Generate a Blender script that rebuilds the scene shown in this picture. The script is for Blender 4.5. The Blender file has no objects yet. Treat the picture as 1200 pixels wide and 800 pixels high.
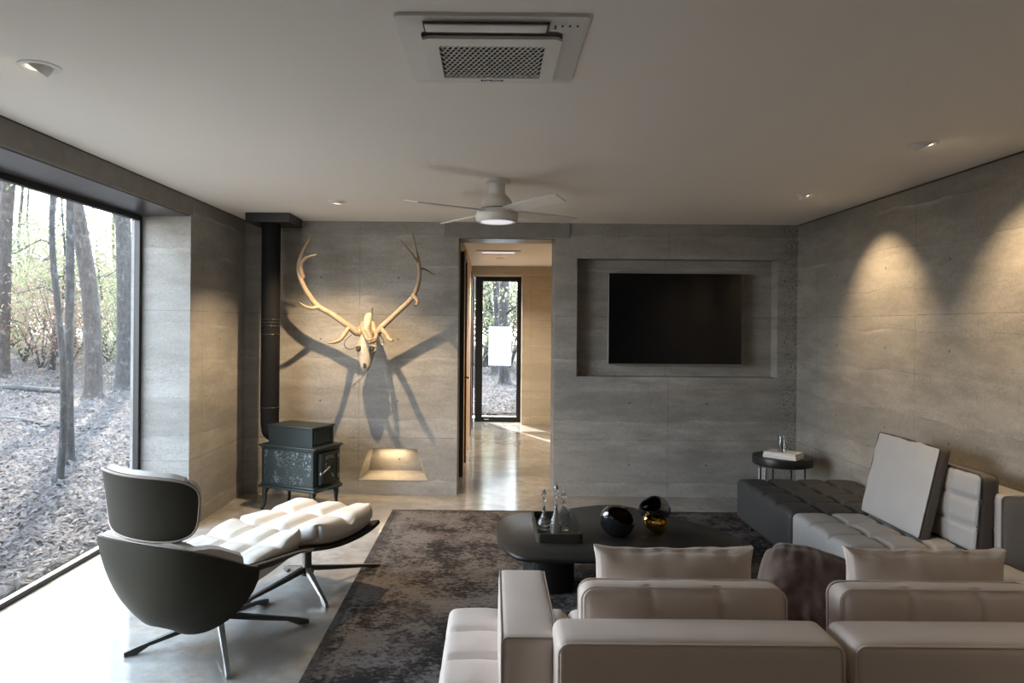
import bpy, math, random
from mathutils import Vector, Matrix, noise as mn
from math import sin, cos, pi, radians as rad
random.seed(7)
S = bpy.context.scene
COL = S.collection

# ------------------------------------------------------------------ camera, world, sun, exposure
cam_d = bpy.data.cameras.new('camera'); cam = bpy.data.objects.new('camera', cam_d); COL.objects.link(cam)
cam.location = (0, 0, 1.675)
cam.rotation_euler = (Matrix.Rotation(pi/2, 3, 'X') @ Matrix.Rotation(0.0087, 3, 'Z')).to_euler()
cam_d.sensor_width = 36.0; cam_d.lens = 36.0*830/1200
cam_d.shift_x = 23/1200; cam_d.shift_y = -18/1200; cam_d.clip_start = 0.05; cam_d.clip_end = 400
S.camera = cam
vs = S.view_settings; vs.view_transform = 'Standard'; vs.look = 'None'; vs.gamma = 1; vs.use_curve_mapping = False
vs.exposure = 1.3
S.display_settings.display_device = 'sRGB'
cy = S.cycles
cy.use_denoising = True; cy.max_bounces = 10; cy.diffuse_bounces = 6; cy.glossy_bounces = 4; cy.transmission_bounces = 8
cy.transparent_max_bounces = 12; cy.sample_clamp_indirect = 6; cy.caustics_reflective = False; cy.caustics_refractive = False
cy.use_adaptive_sampling = True; cy.adaptive_threshold = 0.01; cy.blur_glossy = 0.5

W = bpy.data.worlds.new('sky'); S.world = W; W.use_nodes = True
wt = W.node_tree; wt.nodes.clear()
wo = wt.nodes.new('ShaderNodeOutputWorld'); bg = wt.nodes.new('ShaderNodeBackground')
tc = wt.nodes.new('ShaderNodeTexCoord'); sx = wt.nodes.new('ShaderNodeSeparateXYZ'); rp = wt.nodes.new('ShaderNodeValToRGB')
rp.color_ramp.elements[0].position = 0.0; rp.color_ramp.elements[0].color = (.97, .94, .89, 1)
rp.color_ramp.elements[1].position = 0.6; rp.color_ramp.elements[1].color = (.60, .78, 1.0, 1)
e = rp.color_ramp.elements.new(.18); e.color = (.82, .89, 1.0, 1)
wt.links.new(tc.outputs['Generated'], sx.inputs[0]); wt.links.new(sx.outputs['Z'], rp.inputs[0])
wt.links.new(rp.outputs[0], bg.inputs[0]); bg.inputs[1].default_value = 5.8
wt.links.new(bg.outputs[0], wo.inputs[0])

sun_d = bpy.data.lights.new('sun', 'SUN'); sun = bpy.data.objects.new('sun', sun_d); COL.objects.link(sun)
EL = rad(38); sd = Vector((.41*cos(EL), -.912*cos(EL), -sin(EL)))
sun.rotation_euler = sd.to_track_quat('-Z', 'Y').to_euler(); sun.location = (-20, 30, 25)
sun_d.energy = 10.0; sun_d.angle = rad(.9); sun_d.color = (1.0, .93, .82)

def portal(loc, rot, sx_, sy_):
    d = bpy.data.lights.new('window_portal', 'AREA'); d.shape = 'RECTANGLE'; d.size = sx_; d.size_y = sy_
    d.cycles.is_portal = True
    o = bpy.data.objects.new('window_portal', d); COL.objects.link(o); o.location = loc; o.rotation_euler = rot
portal((-2.95, 4.07, 1.28), (0, rad(-90), 0), 2.5, 3.35)
SPOT_W = 0.6

# ------------------------------------------------------------------ mesh helpers
class MB:
    def __init__(s): s.v = []; s.f = []
    def add(s, vs_, fs, M=None):
        b = len(s.v)
        s.v += [tuple(M @ Vector(p)) if M is not None else tuple(p) for p in vs_]
        s.f += [tuple(b+i for i in q) for q in fs]
        return s
    def box(s, x0, x1, y0, y1, z0, z1, M=None):
        return s.add([(x0,y0,z0),(x1,y0,z0),(x1,y1,z0),(x0,y1,z0),(x0,y0,z1),(x1,y0,z1),(x1,y1,z1),(x0,y1,z1)],
            [(0,3,2,1),(4,5,6,7),(0,1,5,4),(1,2,6,5),(2,3,7,6),(3,0,4,7)], M)
    def tube(s, pts, rad_, n=10, M=None, cap=True, flat=1.0):
        pts = [Vector(p) for p in pts]
        if not hasattr(rad_, '__len__'): rad_ = [rad_]*len(pts)
        vs_ = []; fs = []; up = None
        for i, p in enumerate(pts):
            t = (pts[min(i+1, len(pts)-1)] - pts[max(i-1, 0)])
            t = t.normalized() if t.length > 1e-9 else Vector((0,0,1))
            if up is None: up = Vector((0,0,1)) if abs(t.z) < .9 else Vector((1,0,0))
            a = t.cross(up); a = a.normalized() if a.length > 1e-6 else Vector((1,0,0))
            b = a.cross(t).normalized(); up = b
            for k in range(n):
                q = 2*pi*k/n
                vs_.append(p + a*cos(q)*rad_[i] + b*sin(q)*rad_[i]*flat)
        for i in range(len(pts)-1):
            for k in range(n):
                fs.append((i*n+k, i*n+(k+1) % n, (i+1)*n+(k+1) % n, (i+1)*n+k))
        if cap:
            fs.append(tuple(range(n-1, -1, -1))); fs.append(tuple((len(pts)-1)*n+k for k in range(n)))
        return s.add(vs_, fs, M)
    def ring(s, pts, r, n=8, M=None):
        pts = [Vector(p) for p in pts]; m = len(pts); vs_ = []; fs = []; up = None
        for i, p in enumerate(pts):
            t = (pts[(i+1) % m]-pts[i-1]).normalized()
            if up is None:
                up = Vector((0,0,1)) if abs(t.z) < .9 else Vector((1,0,0))
            a = t.cross(up).normalized(); b = a.cross(t).normalized(); up = b
            for k in range(n):
                q = 2*pi*k/n; vs_.append(p + a*cos(q)*r + b*sin(q)*r)
        for i in range(m):
            for k in range(n):
                j = (i+1) % m
                fs.append((i*n+k, i*n+(k+1) % n, j*n+(k+1) % n, j*n+k))
        return s.add(vs_, fs, M)
    def lathe(s, prof, n=32, M=None, sq=0):
        vs_ = []; fs = []
        for r, z in prof:
            for k in range(n):
                q = 2*pi*k/n; c, d = cos(q), sin(q)
                if sq: m_ = (abs(c)**sq+abs(d)**sq)**(-1/sq); c *= m_; d *= m_
                vs_.append((r*c, r*d, z))
        for i in range(len(prof)-1):
            for k in range(n):
                fs.append((i*n+k, i*n+(k+1) % n, (i+1)*n+(k+1) % n, (i+1)*n+k))
        if prof[0][0] > 1e-4: fs.append(tuple(range(n-1, -1, -1)))
        if prof[-1][0] > 1e-4: fs.append(tuple((len(prof)-1)*n+k for k in range(n)))
        return s.add(vs_, fs, M)
    def prism(s, poly, z0, z1, M=None, bev=0.0):
        n = len(poly); c = Vector((sum(p[0] for p in poly)/n, sum(p[1] for p in poly)/n))
        def ins(d): 
            out = []
            for x, y in poly:
                v = Vector((x, y))-c; out.append(c+v*max(0, 1-d/max(v.length, 1e-6)))
            return out
        L = [(ins(bev), z0), (poly, z0+bev), (poly, z1-bev), (ins(bev), z1)] if bev else [(poly, z0), (poly, z1)]
        vs_ = [(p[0], p[1], z) for q, z in L for p in q]; fs = []
        for i in range(len(L)-1):
            for k in range(n): fs.append((i*n+k, i*n+(k+1) % n, (i+1)*n+(k+1) % n, (i+1)*n+k))
        fs.append(tuple(range(n-1, -1, -1))); fs.append(tuple((len(L)-1)*n+k for k in range(n)))
        return s.add(vs_, fs, M)
    def grid(s, fn, nu, nv, M=None, closed_u=False, flip=False):
        vs_ = [fn(i/nu, j/nv) for j in range(nv+1) for i in range(nu+1)]; fs = []
        for j in range(nv):
            for i in range(nu):
                a = j*(nu+1)+i; q = (a, a+1, a+nu+2, a+nu+1)
                fs.append(q[::-1] if flip else q)
        return s.add(vs_, fs, M)
    def shell(s, fn, nu, nv, th, M=None):
        """a sheet with thickness; fn(u,v)->point, th offset along -normal"""
        P = [[Vector(fn(i/nu, j/nv)) for i in range(nu+1)] for j in range(nv+1)]
        N = []
        for j in range(nv+1):
            r = []
            for i in range(nu+1):
                a = P[j][min(i+1, nu)]-P[j][max(i-1, 0)]; b = P[min(j+1, nv)][i]-P[max(j-1, 0)][i]
                n_ = a.cross(b); r.append(n_.normalized() if n_.length > 1e-9 else Vector((0,0,1)))
            N.append(r)
        vs_ = [P[j][i] for j in range(nv+1) for i in range(nu+1)]
        m = len(vs_)
        vs_ += [P[j][i]+N[j][i]*th for j in range(nv+1) for i in range(nu+1)]
        fs = []; w = nu+1
        for j in range(nv):
            for i in range(nu):
                a = j*w+i
                fs.append((a, a+w, a+w+1, a+1)); fs.append((m+a, m+a+1, m+a+w+1, m+a+w))
        for i in range(nu):
            fs.append((i, i+1, m+i+1, m+i)); a = nv*w+i; fs.append((a+1, a, m+a, m+a+1))
        for j in range(nv):
            a = j*w; fs.append((a+w, a, m+a, m+a+w)); a = j*w+nu; fs.append((a, a+w, m+a+w, m+a))
        return s.add(vs_, fs, M)
    def soft(s, hx, hy, hz, r, M=None, step=.03, bul=(0,0,0), disp=None, shape=None):
        """rounded box with bulging faces, half sizes hx hy hz"""
        key = {}; vs_ = []; fs = []
        def dv(h):
            n = max(4, int(round(2*h/step))); a = [-h+2*h*i/n for i in range(n+1)]
            ex = [-h+r*q for q in (.25,.55)]; b = sorted(set([round(x,5) for x in a+ex+[-x for x in ex]])); return b
        ax = [dv(hx), dv(hy), dv(hz)]; H = (hx, hy, hz)
        def vid(p):
            k = (round(p[0],5), round(p[1],5), round(p[2],5))
            if k in key: return key[k]
            q = Vector(p); inn = Vector([max(-(H[i]-r), min(H[i]-r, q[i])) for i in range(3)])
            d = q-inn
            pos = inn + d.normalized()*r if d.length > 1e-9 else q
            # spread
            a = [p[i]/H[i] for i in range(3)]
            w = [max(0., 1-abs(a[i])**2.4) for i in range(3)]
            pos.x += a[0]*bul[0]*w[1]*w[2]; pos.y += a[1]*bul[1]*w[0]*w[2]; pos.z += a[2]*bul[2]*w[0]*w[1]
            if disp: pos = pos + Vector(disp(pos, a))
            if shape: pos = Vector(shape(pos, a))
            key[k] = len(vs_); vs_.append(pos); return key[k]
        for c in range(3):
            a, b = (c+1) % 3, (c+2) % 3
            for sg in (-1, 1):
                for i in range(len(ax[a])-1):
                    for j in range(len(ax[b])-1):
                        q = []
                        for di, dj in ((0,0),(1,0),(1,1),(0,1)):
                            p = [0,0,0]; p[c] = sg*H[c]; p[a] = ax[a][i+di]; p[b] = ax[b][j+dj]; q.append(vid(p))
                        fs.append(tuple(q) if sg > 0 else tuple(q[::-1]))
        return s.add(vs_, fs, M)
    def build(s, name, m, parent=None, smooth=True, loc=None, angle=40):
        me = bpy.data.meshes.new(name); me.from_pydata([tuple(v) for v in s.v], [], s.f); me.update()
        o = bpy.data.objects.new(name, me); COL.objects.link(o)
        if m: me.materials.append(m)
        if smooth:
            me.polygons.foreach_set('use_smooth', [True]*len(me.polygons))
            try: me.set_sharp_from_angle(angle=rad(angle))
            except Exception: pass
        if parent: o.parent = parent
        if loc: o.location = loc
        return o
def bevel(o, w=.005, n=2):
    m = o.modifiers.new('bevel', 'BEVEL'); m.width = w; m.segments = n; m.limit_method = 'ANGLE'; m.angle_limit = rad(40); return o
def tag(o, label=None, cat=None, group=None, kind=None):
    if label: o['label'] = label
    if cat: o['category'] = cat
    if group: o['group'] = group
    if kind: o['kind'] = kind
    return o
def thing(name, label, cat, loc=(0,0,0), rz=0, group=None):
    o = bpy.data.objects.new(name, None); COL.objects.link(o); o.location = loc; o.rotation_euler = (0,0,rz); o.empty_display_size = .1
    return tag(o, label, cat, group)
def struct(o): o['kind'] = 'structure'; return o
def copy_tree(o, parent=None):
    c = o.copy(); COL.objects.link(c)
    if parent: c.parent = parent
    for ch in list(o.children): copy_tree(ch, c)
    return c
def T(x=0,y=0,z=0): return Matrix.Translation((x,y,z))
def R(a, ax='Z'): return Matrix.Rotation(rad(a), 4, ax)
def spline(pts, n=6):
    P = [Vector(p) for p in pts]; out = []
    for i in range(len(P)-1):
        p0 = P[max(i-1,0)]; p1 = P[i]; p2 = P[i+1]; p3 = P[min(i+2, len(P)-1)]
        for k in range(n):
            t = k/n
            out.append(.5*((2*p1)+(-p0+p2)*t+(2*p0-5*p1+4*p2-p3)*t*t+(-p0+3*p1-3*p2+p3)*t**3))
    out.append(P[-1]); return out
def interp(r, m):
    out = []
    for i in range(m):
        t = i/(m-1)*(len(r)-1); k = min(int(t), len(r)-2); out.append(r[k]+(r[k+1]-r[k])*(t-k))
    return out
def taper(mb, pts, r, n=10, seg=6, M=None):
    sp = spline(pts, seg); mb.tube(sp, interp(r, len(sp)), n, M)
def boolcut(o, cutters):
    for c in cutters:
        m = o.modifiers.new('cut', 'BOOLEAN'); m.operation = 'DIFFERENCE'; m.object = c; m.solver = 'EXACT'
    dg = bpy.context.evaluated_depsgraph_get(); me = bpy.data.meshes.new_from_object(o.evaluated_get(dg))
    o.modifiers.clear(); o.data = me
    for c in cutters: bpy.data.objects.remove(c)
def textmesh(name, body, size, M, m, parent, ext=.0008):
    cu = bpy.data.curves.new(name, 'FONT'); cu.body = body; cu.size = size; cu.extrude = ext; cu.align_x = 'CENTER'; cu.align_y = 'CENTER'
    t = bpy.data.objects.new(name, cu); COL.objects.link(t)
    dg = bpy.context.evaluated_depsgraph_get(); me = bpy.data.meshes.new_from_object(t.evaluated_get(dg)); bpy.data.objects.remove(t)
    me.transform(M); o = bpy.data.objects.new(name, me); COL.objects.link(o); me.materials.clear(); me.materials.append(m); o.parent = parent; return o

# ------------------------------------------------------------------ materials
class NT:
    def __init__(s, name):
        s.m = bpy.data.materials.new(name); s.m.use_nodes = True; s.t = s.m.node_tree; s.t.nodes.clear()
        s.out = s.t.nodes.new('ShaderNodeOutputMaterial'); s.p = s.t.nodes.new('ShaderNodeBsdfPrincipled')
        s.t.links.new(s.p.outputs[0], s.out.inputs[0]); s.co = s.t.nodes.new('ShaderNodeTexCoord').outputs['Object']
    def n(s, k, **kw):
        x = s.t.nodes.new(k)
        for a, b in kw.items(): setattr(x, a, b)
        return x
    def L(s, a, b): s.t.links.new(a, b)
    def put(s, sock, v):
        if hasattr(v, 'is_linked') or hasattr(v, 'links'): s.L(v, sock)
        else: sock.default_value = v
    def map(s, sc, src=None, loc=(0,0,0)):
        x = s.n('ShaderNodeMapping'); x.inputs['Scale'].default_value = sc; x.inputs['Location'].default_value = loc
        s.L(src or s.co, x.inputs[0]); return x.outputs[0]
    def noise(s, sc, det=4, rough=.55, vec=None, dist=0):
        x = s.n('ShaderNodeTexNoise'); x.inputs['Scale'].default_value = sc; x.inputs['Detail'].default_value = det
        x.inputs['Roughness'].default_value = rough; x.inputs['Distortion'].default_value = dist
        s.L(vec or s.co, x.inputs['Vector']); return x.outputs['Fac']
    def vor(s, sc, vec=None, feat='F1'):
        x = s.n('ShaderNodeTexVoronoi'); x.feature = feat; x.inputs['Scale'].default_value = sc; s.L(vec or s.co, x.inputs['Vector'])
        return x.outputs['Distance']
    def math(s, op, a, b=0., c=None, clamp=False):
        x = s.n('ShaderNodeMath', operation=op, use_clamp=clamp); s.put(x.inputs[0], a); s.put(x.inputs[1], b)
        if c is not None: s.put(x.inputs[2], c)
        return x.outputs[0]
    def ramp(s, fac, stops):
        x = s.n('ShaderNodeValToRGB'); e = x.color_ramp.elements
        while len(e) < len(stops): e.new(.5)
        for el, (p, c) in zip(e, stops):
            el.position = p; el.color = (c[0], c[1], c[2], 1) if hasattr(c, '__len__') else (c, c, c, 1)
        s.put(x.inputs[0], fac); return x.outputs[0]
    def mix(s, fac, a, b, mode='MIX'):
        x = s.n('ShaderNodeMix', data_type='RGBA', blend_type=mode); s.put(x.inputs[0], fac)
        for so, v in ((x.inputs[6], a), (x.inputs[7], b)):
            if hasattr(v, 'links'): s.L(v, so)
            else: so.default_value = (v[0], v[1], v[2], 1)
        return x.outputs[2]
    def bump(s, h, st=.3, dist=.01):
        x = s.n('ShaderNodeBump'); x.inputs['Strength'].default_value = st; x.inputs['Distance'].default_value = dist
        s.L(h, x.inputs['Height']); s.L(x.outputs[0], s.p.inputs['Normal'])
    def base(s, v):
        if hasattr(v, 'links'): s.L(v, s.p.inputs['Base Color'])
        else: s.p.inputs['Base Color'].default_value = (v[0], v[1], v[2], 1)
    def rough(s, v): s.put(s.p.inputs['Roughness'], v)

def simple(name, col, rough=.5, metal=0, var=.12, vs_=8, bst=.1, bsc=120, bd=.002, coat=0, spec=.5, sheen=0):
    t = NT(name); n_ = t.noise(vs_, 4)
    t.base(t.mix(n_, [c*(1-var) for c in col], [min(1, c*(1+var)) for c in col]))
    t.rough(rough); t.p.inputs['Metallic'].default_value = metal; t.p.inputs['Specular IOR Level'].default_value = spec
    if coat: t.p.inputs['Coat Weight'].default_value = coat; t.p.inputs['Coat Roughness'].default_value = .08
    if sheen: t.p.inputs['Sheen Weight'].default_value = sheen
    if bst: t.bump(t.noise(bsc, 3), bst, bd)
    return t.m

def concrete(name, c1, c2, hax, pits=.5, lift=.61, joint=1.53, h0=.0, z0=.05, bst=.5, edge=None):
    """poured in rammed layers: wavy strata, pitted bands, form joints, tie holes"""
    t = NT(name); sp = t.n('ShaderNodeSeparateXYZ'); t.L(t.co, sp.inputs[0]); X, Y, Zc = sp.outputs
    Hc = X if hax == 'X' else Y
    big = t.noise(.9, 4, .6, t.map((.8, .8, 1.6)))
    lay = t.noise(2.0, 7, .68, t.map((.9, .9, 3.2)))
    fine = t.noise(42, 6, .75)
    # wavy coordinate of the pour: each lift is rammed from smooth (top) to coarse (bottom)
    zw = t.math('ADD', Zc, t.math('MULTIPLY', t.math('SUBTRACT', t.noise(1.7, 5, .6, t.map((1, 1, .15))), .5), .12))
    q0 = t.math('DIVIDE', t.math('ADD', zw, z0+5), lift*.5); ph = t.math('FRACT', q0)
    lid = t.n('ShaderNodeTexWhiteNoise', noise_dimensions='1D'); t.L(t.math('FLOOR', q0), lid.inputs['W']); lid = lid.outputs['Value']
    pitmask = t.ramp(t.noise(1.5, 5, .6, t.map((.7, .7, 3.8), loc=(3, 1, 7))), [(.46, 0), (.60, 1)])
    lowband = t.ramp(ph, [(0, 1), (.30, .0), (1, 0)])
    pm = t.math('MULTIPLY', t.math('MAXIMUM', pitmask, t.math('MULTIPLY', lowband, .9)), pits, clamp=True)
    v = t.vor(85); v2 = t.vor(170); g = t.noise(120, 3, .8)
    pit = t.math('MULTIPLY', t.ramp(v, [(.12, 1), (.42, 0)]), pm)
    pit2 = t.math('MULTIPLY', t.ramp(v2, [(.12, 1), (.40, 0)]), pm)
    grit = t.math('MULTIPLY', t.ramp(g, [(.40, 0), (.62, 1)]), pm)
    if edge:   # coarse aggregate showing in the corner
        em = t.ramp(t.math('MULTIPLY', t.math('SUBTRACT', X, edge), 8.), [(0, 0), (1, 1)])
        pit = t.math('MAXIMUM', pit, t.math('MULTIPLY', t.ramp(t.vor(48), [(.16, 1), (.42, 0)]), em))
    col = t.mix(t.ramp(lay, [(.38, 0), (.62, 1)]), c1, c2)
    col = t.mix(t.math('MULTIPLY', lid, .45), col, [c*.72 for c in c1])
    col = t.mix(t.ramp(big, [(.38, 0), (.66, .55)]), col, [c*.70 for c in c2])
    col = t.mix(t.math('MULTIPLY', t.ramp(fine, [(.4, 0), (.7, 1)]), .35), col, [c*.60 for c in c1])
    col = t.mix(t.math('MULTIPLY', pit, .80), col, [c*.30 for c in c1])
    col = t.mix(t.math('MULTIPLY', grit, .35), col, [c*.45 for c in c1])
    col = t.mix(t.math('MULTIPLY', pit2, .40), col, [min(1, c*1.3) for c in c2])
    pale = t.math('MULTIPLY', t.ramp(ph, [(.88, 0), (.97, 1), (1, .2)]), t.ramp(t.noise(1.3, 4), [(.52, 0), (.68, .42)]))
    col = t.mix(pale, col, [min(1, c*1.45) for c in c2])
    # wavy pour line, straight form joints
    wl = t.ramp(ph, [(0, 1), (.018, .0)])
    wl = t.math('MULTIPLY', wl, t.ramp(t.noise(1.9, 2), [(.42, 0), (.6, .55)]))
    def joint_line(c, per, off, w):
        q = t.math('FRACT', t.math('DIVIDE', t.math('ADD', c, off+20*per), per)); q = t.math('ABSOLUTE', t.math('SUBTRACT', q, .5))
        return t.math('LESS_THAN', q, w/per)
    jl = t.math('MAXIMUM', joint_line(Zc, lift*2, z0, .0035), joint_line(Hc, joint, h0, .003))
    jl = t.math('MULTIPLY', jl, t.ramp(t.noise(5, 2), [(.35, .15), (.65, .7)]))
    hx = t.math('SUBTRACT', t.math('FRACT', t.math('DIVIDE', t.math('ADD', Hc, h0+joint*20.0), joint*.5)), .5)
    hz = t.math('SUBTRACT', t.math('FRACT', t.math('DIVIDE', t.math('ADD', Zc, z0+9*lift-.06), lift)), .5)
    r2 = t.math('ADD', t.math('POWER', t.math('MULTIPLY', t.math('ABSOLUTE', hx), joint*.5), 2.), t.math('POWER', t.math('MULTIPLY', t.math('ABSOLUTE', hz), lift), 2.))
    hole = t.math('LESS_THAN', r2, .00009)
    dark = t.math('MAXIMUM', t.math('MAXIMUM', wl, jl), hole)
    col = t.mix(t.math('MULTIPLY', dark, .75), col, [c*.25 for c in c1])
    t.base(col); t.rough(.88); t.p.inputs['Specular IOR Level'].default_value = .25
    h = t.math('ADD', t.math('MULTIPLY', lay, .6), t.math('MULTIPLY', fine, .35))
    h = t.math('SUBTRACT', h, t.math('MULTIPLY', pit, .55)); h = t.math('SUBTRACT', h, t.math('MULTIPLY', dark, .6))
    h = t.math('ADD', h, t.math('MULTIPLY', ph, .12))
    t.bump(h, bst, .012); return t.m

M = {}
M['wall_back'] = concrete('wall_back_concrete', (.250, .236, .218), (.400, .380, .355), 'X', .55, edge=2.80, h0=.55)
M['wall_side'] = concrete('wall_side_concrete', (.235, .218, .195), (.355, .332, .30), 'Y', .55, h0=.3)
M['wall_left'] = concrete('wall_left_concrete', (.235, .228, .215), (.34, .33, .315), 'Y', .6, h0=.9)
M['earth'] = concrete('rammed_earth', (.46, .405, .32), (.56, .50, .41), 'X', .15, h0=.1, bst=.3)
M['lintel'] = simple('lintel_concrete', (.20, .187, .17), .85, bst=.3, bsc=50, var=.25)
M['ceiling'] = simple('ceiling_plaster', (.86, .825, .775), .9, var=.02, vs_=2, bst=.03, bsc=200)
M['white'] = simple('white_plastic', (.72, .71, .69), .4, var=.02, bst=0)
M['fanwhite'] = simple('fan_white_paint', (.66, .64, .60), .45, var=.02, bst=0)
M['black'] = simple('black_metal', (.012, .012, .013), .45, var=.2, bst=.05)
M['frame'] = simple('window_frame_metal', (.013, .013, .015), .4, .2, bst=.03)
M['soffit'] = simple('soffit_metal', (.10, .10, .105), .30, .6, var=.25, vs_=3, bst=.03)
M['stovepipe'] = simple('matte_black_pipe', (.005, .005, .0055), .75, var=.2, bst=.05, spec=.2)
M['chrome'] = simple('chrome', (.7, .7, .7), .18, 1, bst=0)
M['steel'] = simple('dark_steel', (.06, .056, .052), .38, .7, bst=.03)
M['steel_light'] = simple('brushed_steel', (.30, .285, .27), .35, .8, bst=.03)
M['shell'] = simple('olive_shell_leather', (.027, .0245, .017), .6, var=.08, spec=.15, bst=.15, bsc=400, bd=.0006)
M['shellpipe'] = simple('shell_piping', (.30, .24, .20), .6, bst=.05)
def leather(name, col, rough=.5, var=.06, wr=.25):
    t = NT(name); n1 = t.noise(6, 3); t.base(t.mix(n1, [c*(1-var) for c in col], [min(1, c*(1+var)) for c in col]))
    t.rough(rough); t.p.inputs['Specular IOR Level'].default_value = .4
    h = t.math('ADD', t.math('MULTIPLY', t.noise(9, 4, .6, t.map((1, 1, 1)), .8), .8), t.math('MULTIPLY', t.vor(420), .06))
    t.bump(h, wr, .008); return t.m
M['cream'] = leather('cream_leather', (.56, .515, .46), .55)
M['beige'] = leather('beige_leather', (.64, .555, .50), .46)
M['grey'] = leather('grey_leather', (.33, .318, .31), .5)
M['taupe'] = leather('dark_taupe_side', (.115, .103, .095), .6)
M['charcoal'] = leather('charcoal_leather', (.040, .039, .039), .6)
M['seam'] = simple('seam_thread', (.12, .10, .09), .8, bst=0)
M['velvet'] = simple('brown_velvet', (.10, .064, .050), .8, var=.35, vs_=14, bst=.3, bsc=60, sheen=.25)
M['tabletop'] = simple('dark_stained_table', (.018, .017, .016), .38, var=.2, vs_=3, bst=.03, spec=.35)
M['tray'] = simple('olive_tray', (.030, .028, .020), .42, bst=.03)
M['paper'] = simple('book_white', (.75, .73, .70), .6, var=.03, bst=0)
M['pages'] = simple('book_pages', (.62, .59, .54), .8, var=.08, vs_=200, bst=0)
M['gold'] = simple('gold_glass', (.90, .62, .16), .12, 1, var=.15, bst=.15, bsc=12, bd=.02)
M['blackglass'] = simple('black_glass', (.012, .012, .014), .07, 0, var=.2, bst=.06, bsc=10, coat=1, spec=.8)
M['bone'] = simple('bone', (.36, .31, .24), .6, var=.40, vs_=26, bst=.4, bsc=60)
M['socket'] = simple('skull_dark', (.05, .04, .03), .9, bst=.1)
t = NT('antler'); sp_ = t.n('ShaderNodeSeparateXYZ'); t.L(t.co, sp_.inputs[0])
t.base(t.mix(t.noise(14, 4, .6, t.map((1, 1, .6))), (.16, .10, .06), (.42, .33, .225))); t.rough(.55); t.bump(t.noise(45, 4, .6), .5, .006); M['antler'] = t.m
M['wood'] = None
t = NT('warm_wood'); t.base(t.mix(t.noise(3, 5, .6, t.map((6, 6, .5)), 1.5), (.42, .25, .12), (.60, .39, .21))); t.rough(.5); M['wood'] = t.m
# stove enamel with worn cast relief
t = NT('stove_cast_iron'); t.base(t.mix(t.noise(9, 4), (.011, .017, .017), (.018, .027, .027))); t.rough(.42); t.p.inputs['Specular IOR Level'].default_value = .35; t.bump(t.noise(110, 4), .25, .002); M['iron'] = t.m
t = NT('stove_relief_enamel'); sc_ = t.noise(34, 5, .65, t.map((1, 1, 1)), 1.6)
m1 = t.ramp(sc_, [(.55, 0), (.60, 1)]); m2 = t.ramp(t.noise(7, 2), [(.42, 0), (.55, 1)]); mm = t.math('MULTIPLY', m1, m2)
t.base(t.mix(mm, (.013, .021, .021), (.20, .24, .27))); t.rough(.42); t.bump(t.math('ADD', sc_, mm), .5, .006); M['relief'] = t.m
t = NT('tv_glass'); t.base((.004, .004, .005)); t.rough(.16); t.p.inputs['Specular IOR Level'].default_value = .28; M['screen'] = t.m
def emis(name, col, st):
    t = NT(name); t.base((.8, .8, .8)); t.p.inputs['Emission Color'].default_value = (*col, 1); t.p.inputs['Emission Strength'].default_value = st; return t.m
M['lamp'] = emis('lamp_lens', (1, .80, .52), 14)
M['fanlens'] = emis('fan_lens', (.95, .93, 1.0), .25)
# thin window glass: clear with a fresnel reflection
def pane(name, tint=(.97, .985, .98), refl=.8):
    t = NT(name); t.t.nodes.remove(t.p); tr = t.n('ShaderNodeBsdfTransparent'); tr.inputs[0].default_value = (*tint, 1)
    gl = t.n('ShaderNodeBsdfGlossy'); gl.inputs['Roughness'].default_value = .01; fr = t.n('ShaderNodeLayerWeight'); fr.inputs['Blend'].default_value = .5; fz = t.math('ADD', t.math('MULTIPLY', t.math('POWER', fr.outputs['Facing'], 5.), .55), .04)
    mx = t.n('ShaderNodeMixShader'); t.L(t.math('MULTIPLY', fz, refl, clamp=True), mx.inputs[0]); t.L(tr.outputs[0], mx.inputs[1]); t.L(gl.outputs[0], mx.inputs[2])
    t.L(mx.outputs[0], t.out.inputs[0]); return t.m
M['pane'] = pane('window_glass')
t = NT('crystal'); t.base((1, 1, 1)); t.rough(.03); t.p.inputs['Transmission Weight'].default_value = .92; t.p.inputs['IOR'].default_value = 1.5
t.bump(t.vor(60), .5, .004); M['crystal'] = t.m
M['tumbler'] = pane('tumbler_glass', (.93, .94, .94), 3.0)
# polished concrete floor
t = NT('polished_concrete_floor'); a = t.noise(1.1, 6, .6, None, .6); b = t.noise(7, 6, .65); c = t.noise(60, 4, .7)
col = t.mix(t.ramp(a, [(.40, 0), (.60, 1)]), (.185, .178, .168), (.37, .352, .33)); col = t.mix(t.ramp(b, [(.42, 0), (.66, .75)]), col, (.20, .165, .13))
col = t.mix(t.math('MULTIPLY', c, .3), col, (.40, .38, .35)); t.base(col)
t.rough(t.math('ADD', t.math('MULTIPLY', b, .14), .06)); t.p.inputs['Specular IOR Level'].default_value = .62
t.bump(t.math('ADD', t.math('MULTIPLY', a, 1.0), t.math('MULTIPLY', b, .12)), .06, .02); M['floor'] = t.m
# distressed rug
t = NT('distressed_rug'); sp_ = t.n('ShaderNodeSeparateXYZ'); t.L(t.co, sp_.inputs[0])
a = t.noise(2.2, 6, .7); b = t.noise(30, 6, .8, t.map((1, 1.5, 1))); c = t.noise(150, 2, .7)
k = t.math('ADD', t.math('MULTIPLY', a, .50), t.math('MULTIPLY', b, .50))
col = t.mix(t.ramp(k, [(.46, 0), (.54, 1)]), (.019, .0155, .0145), (.185, .163, .150))
col = t.mix(t.ramp(t.noise(3.3, 3), [(.5, 0), (.7, .45)]), col, (.085, .058, .055))
ex = t.math('SUBTRACT', sp_.outputs[0], -.887); ey = t.math('SUBTRACT', 6.40, sp_.outputs[1]); ed = t.math('MINIMUM', ex, ey)
bl = t.math('MULTIPLY', t.math('LESS_THAN', t.math('ABSOLUTE', t.math('SUBTRACT', ed, .13)), .012), .35)
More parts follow.
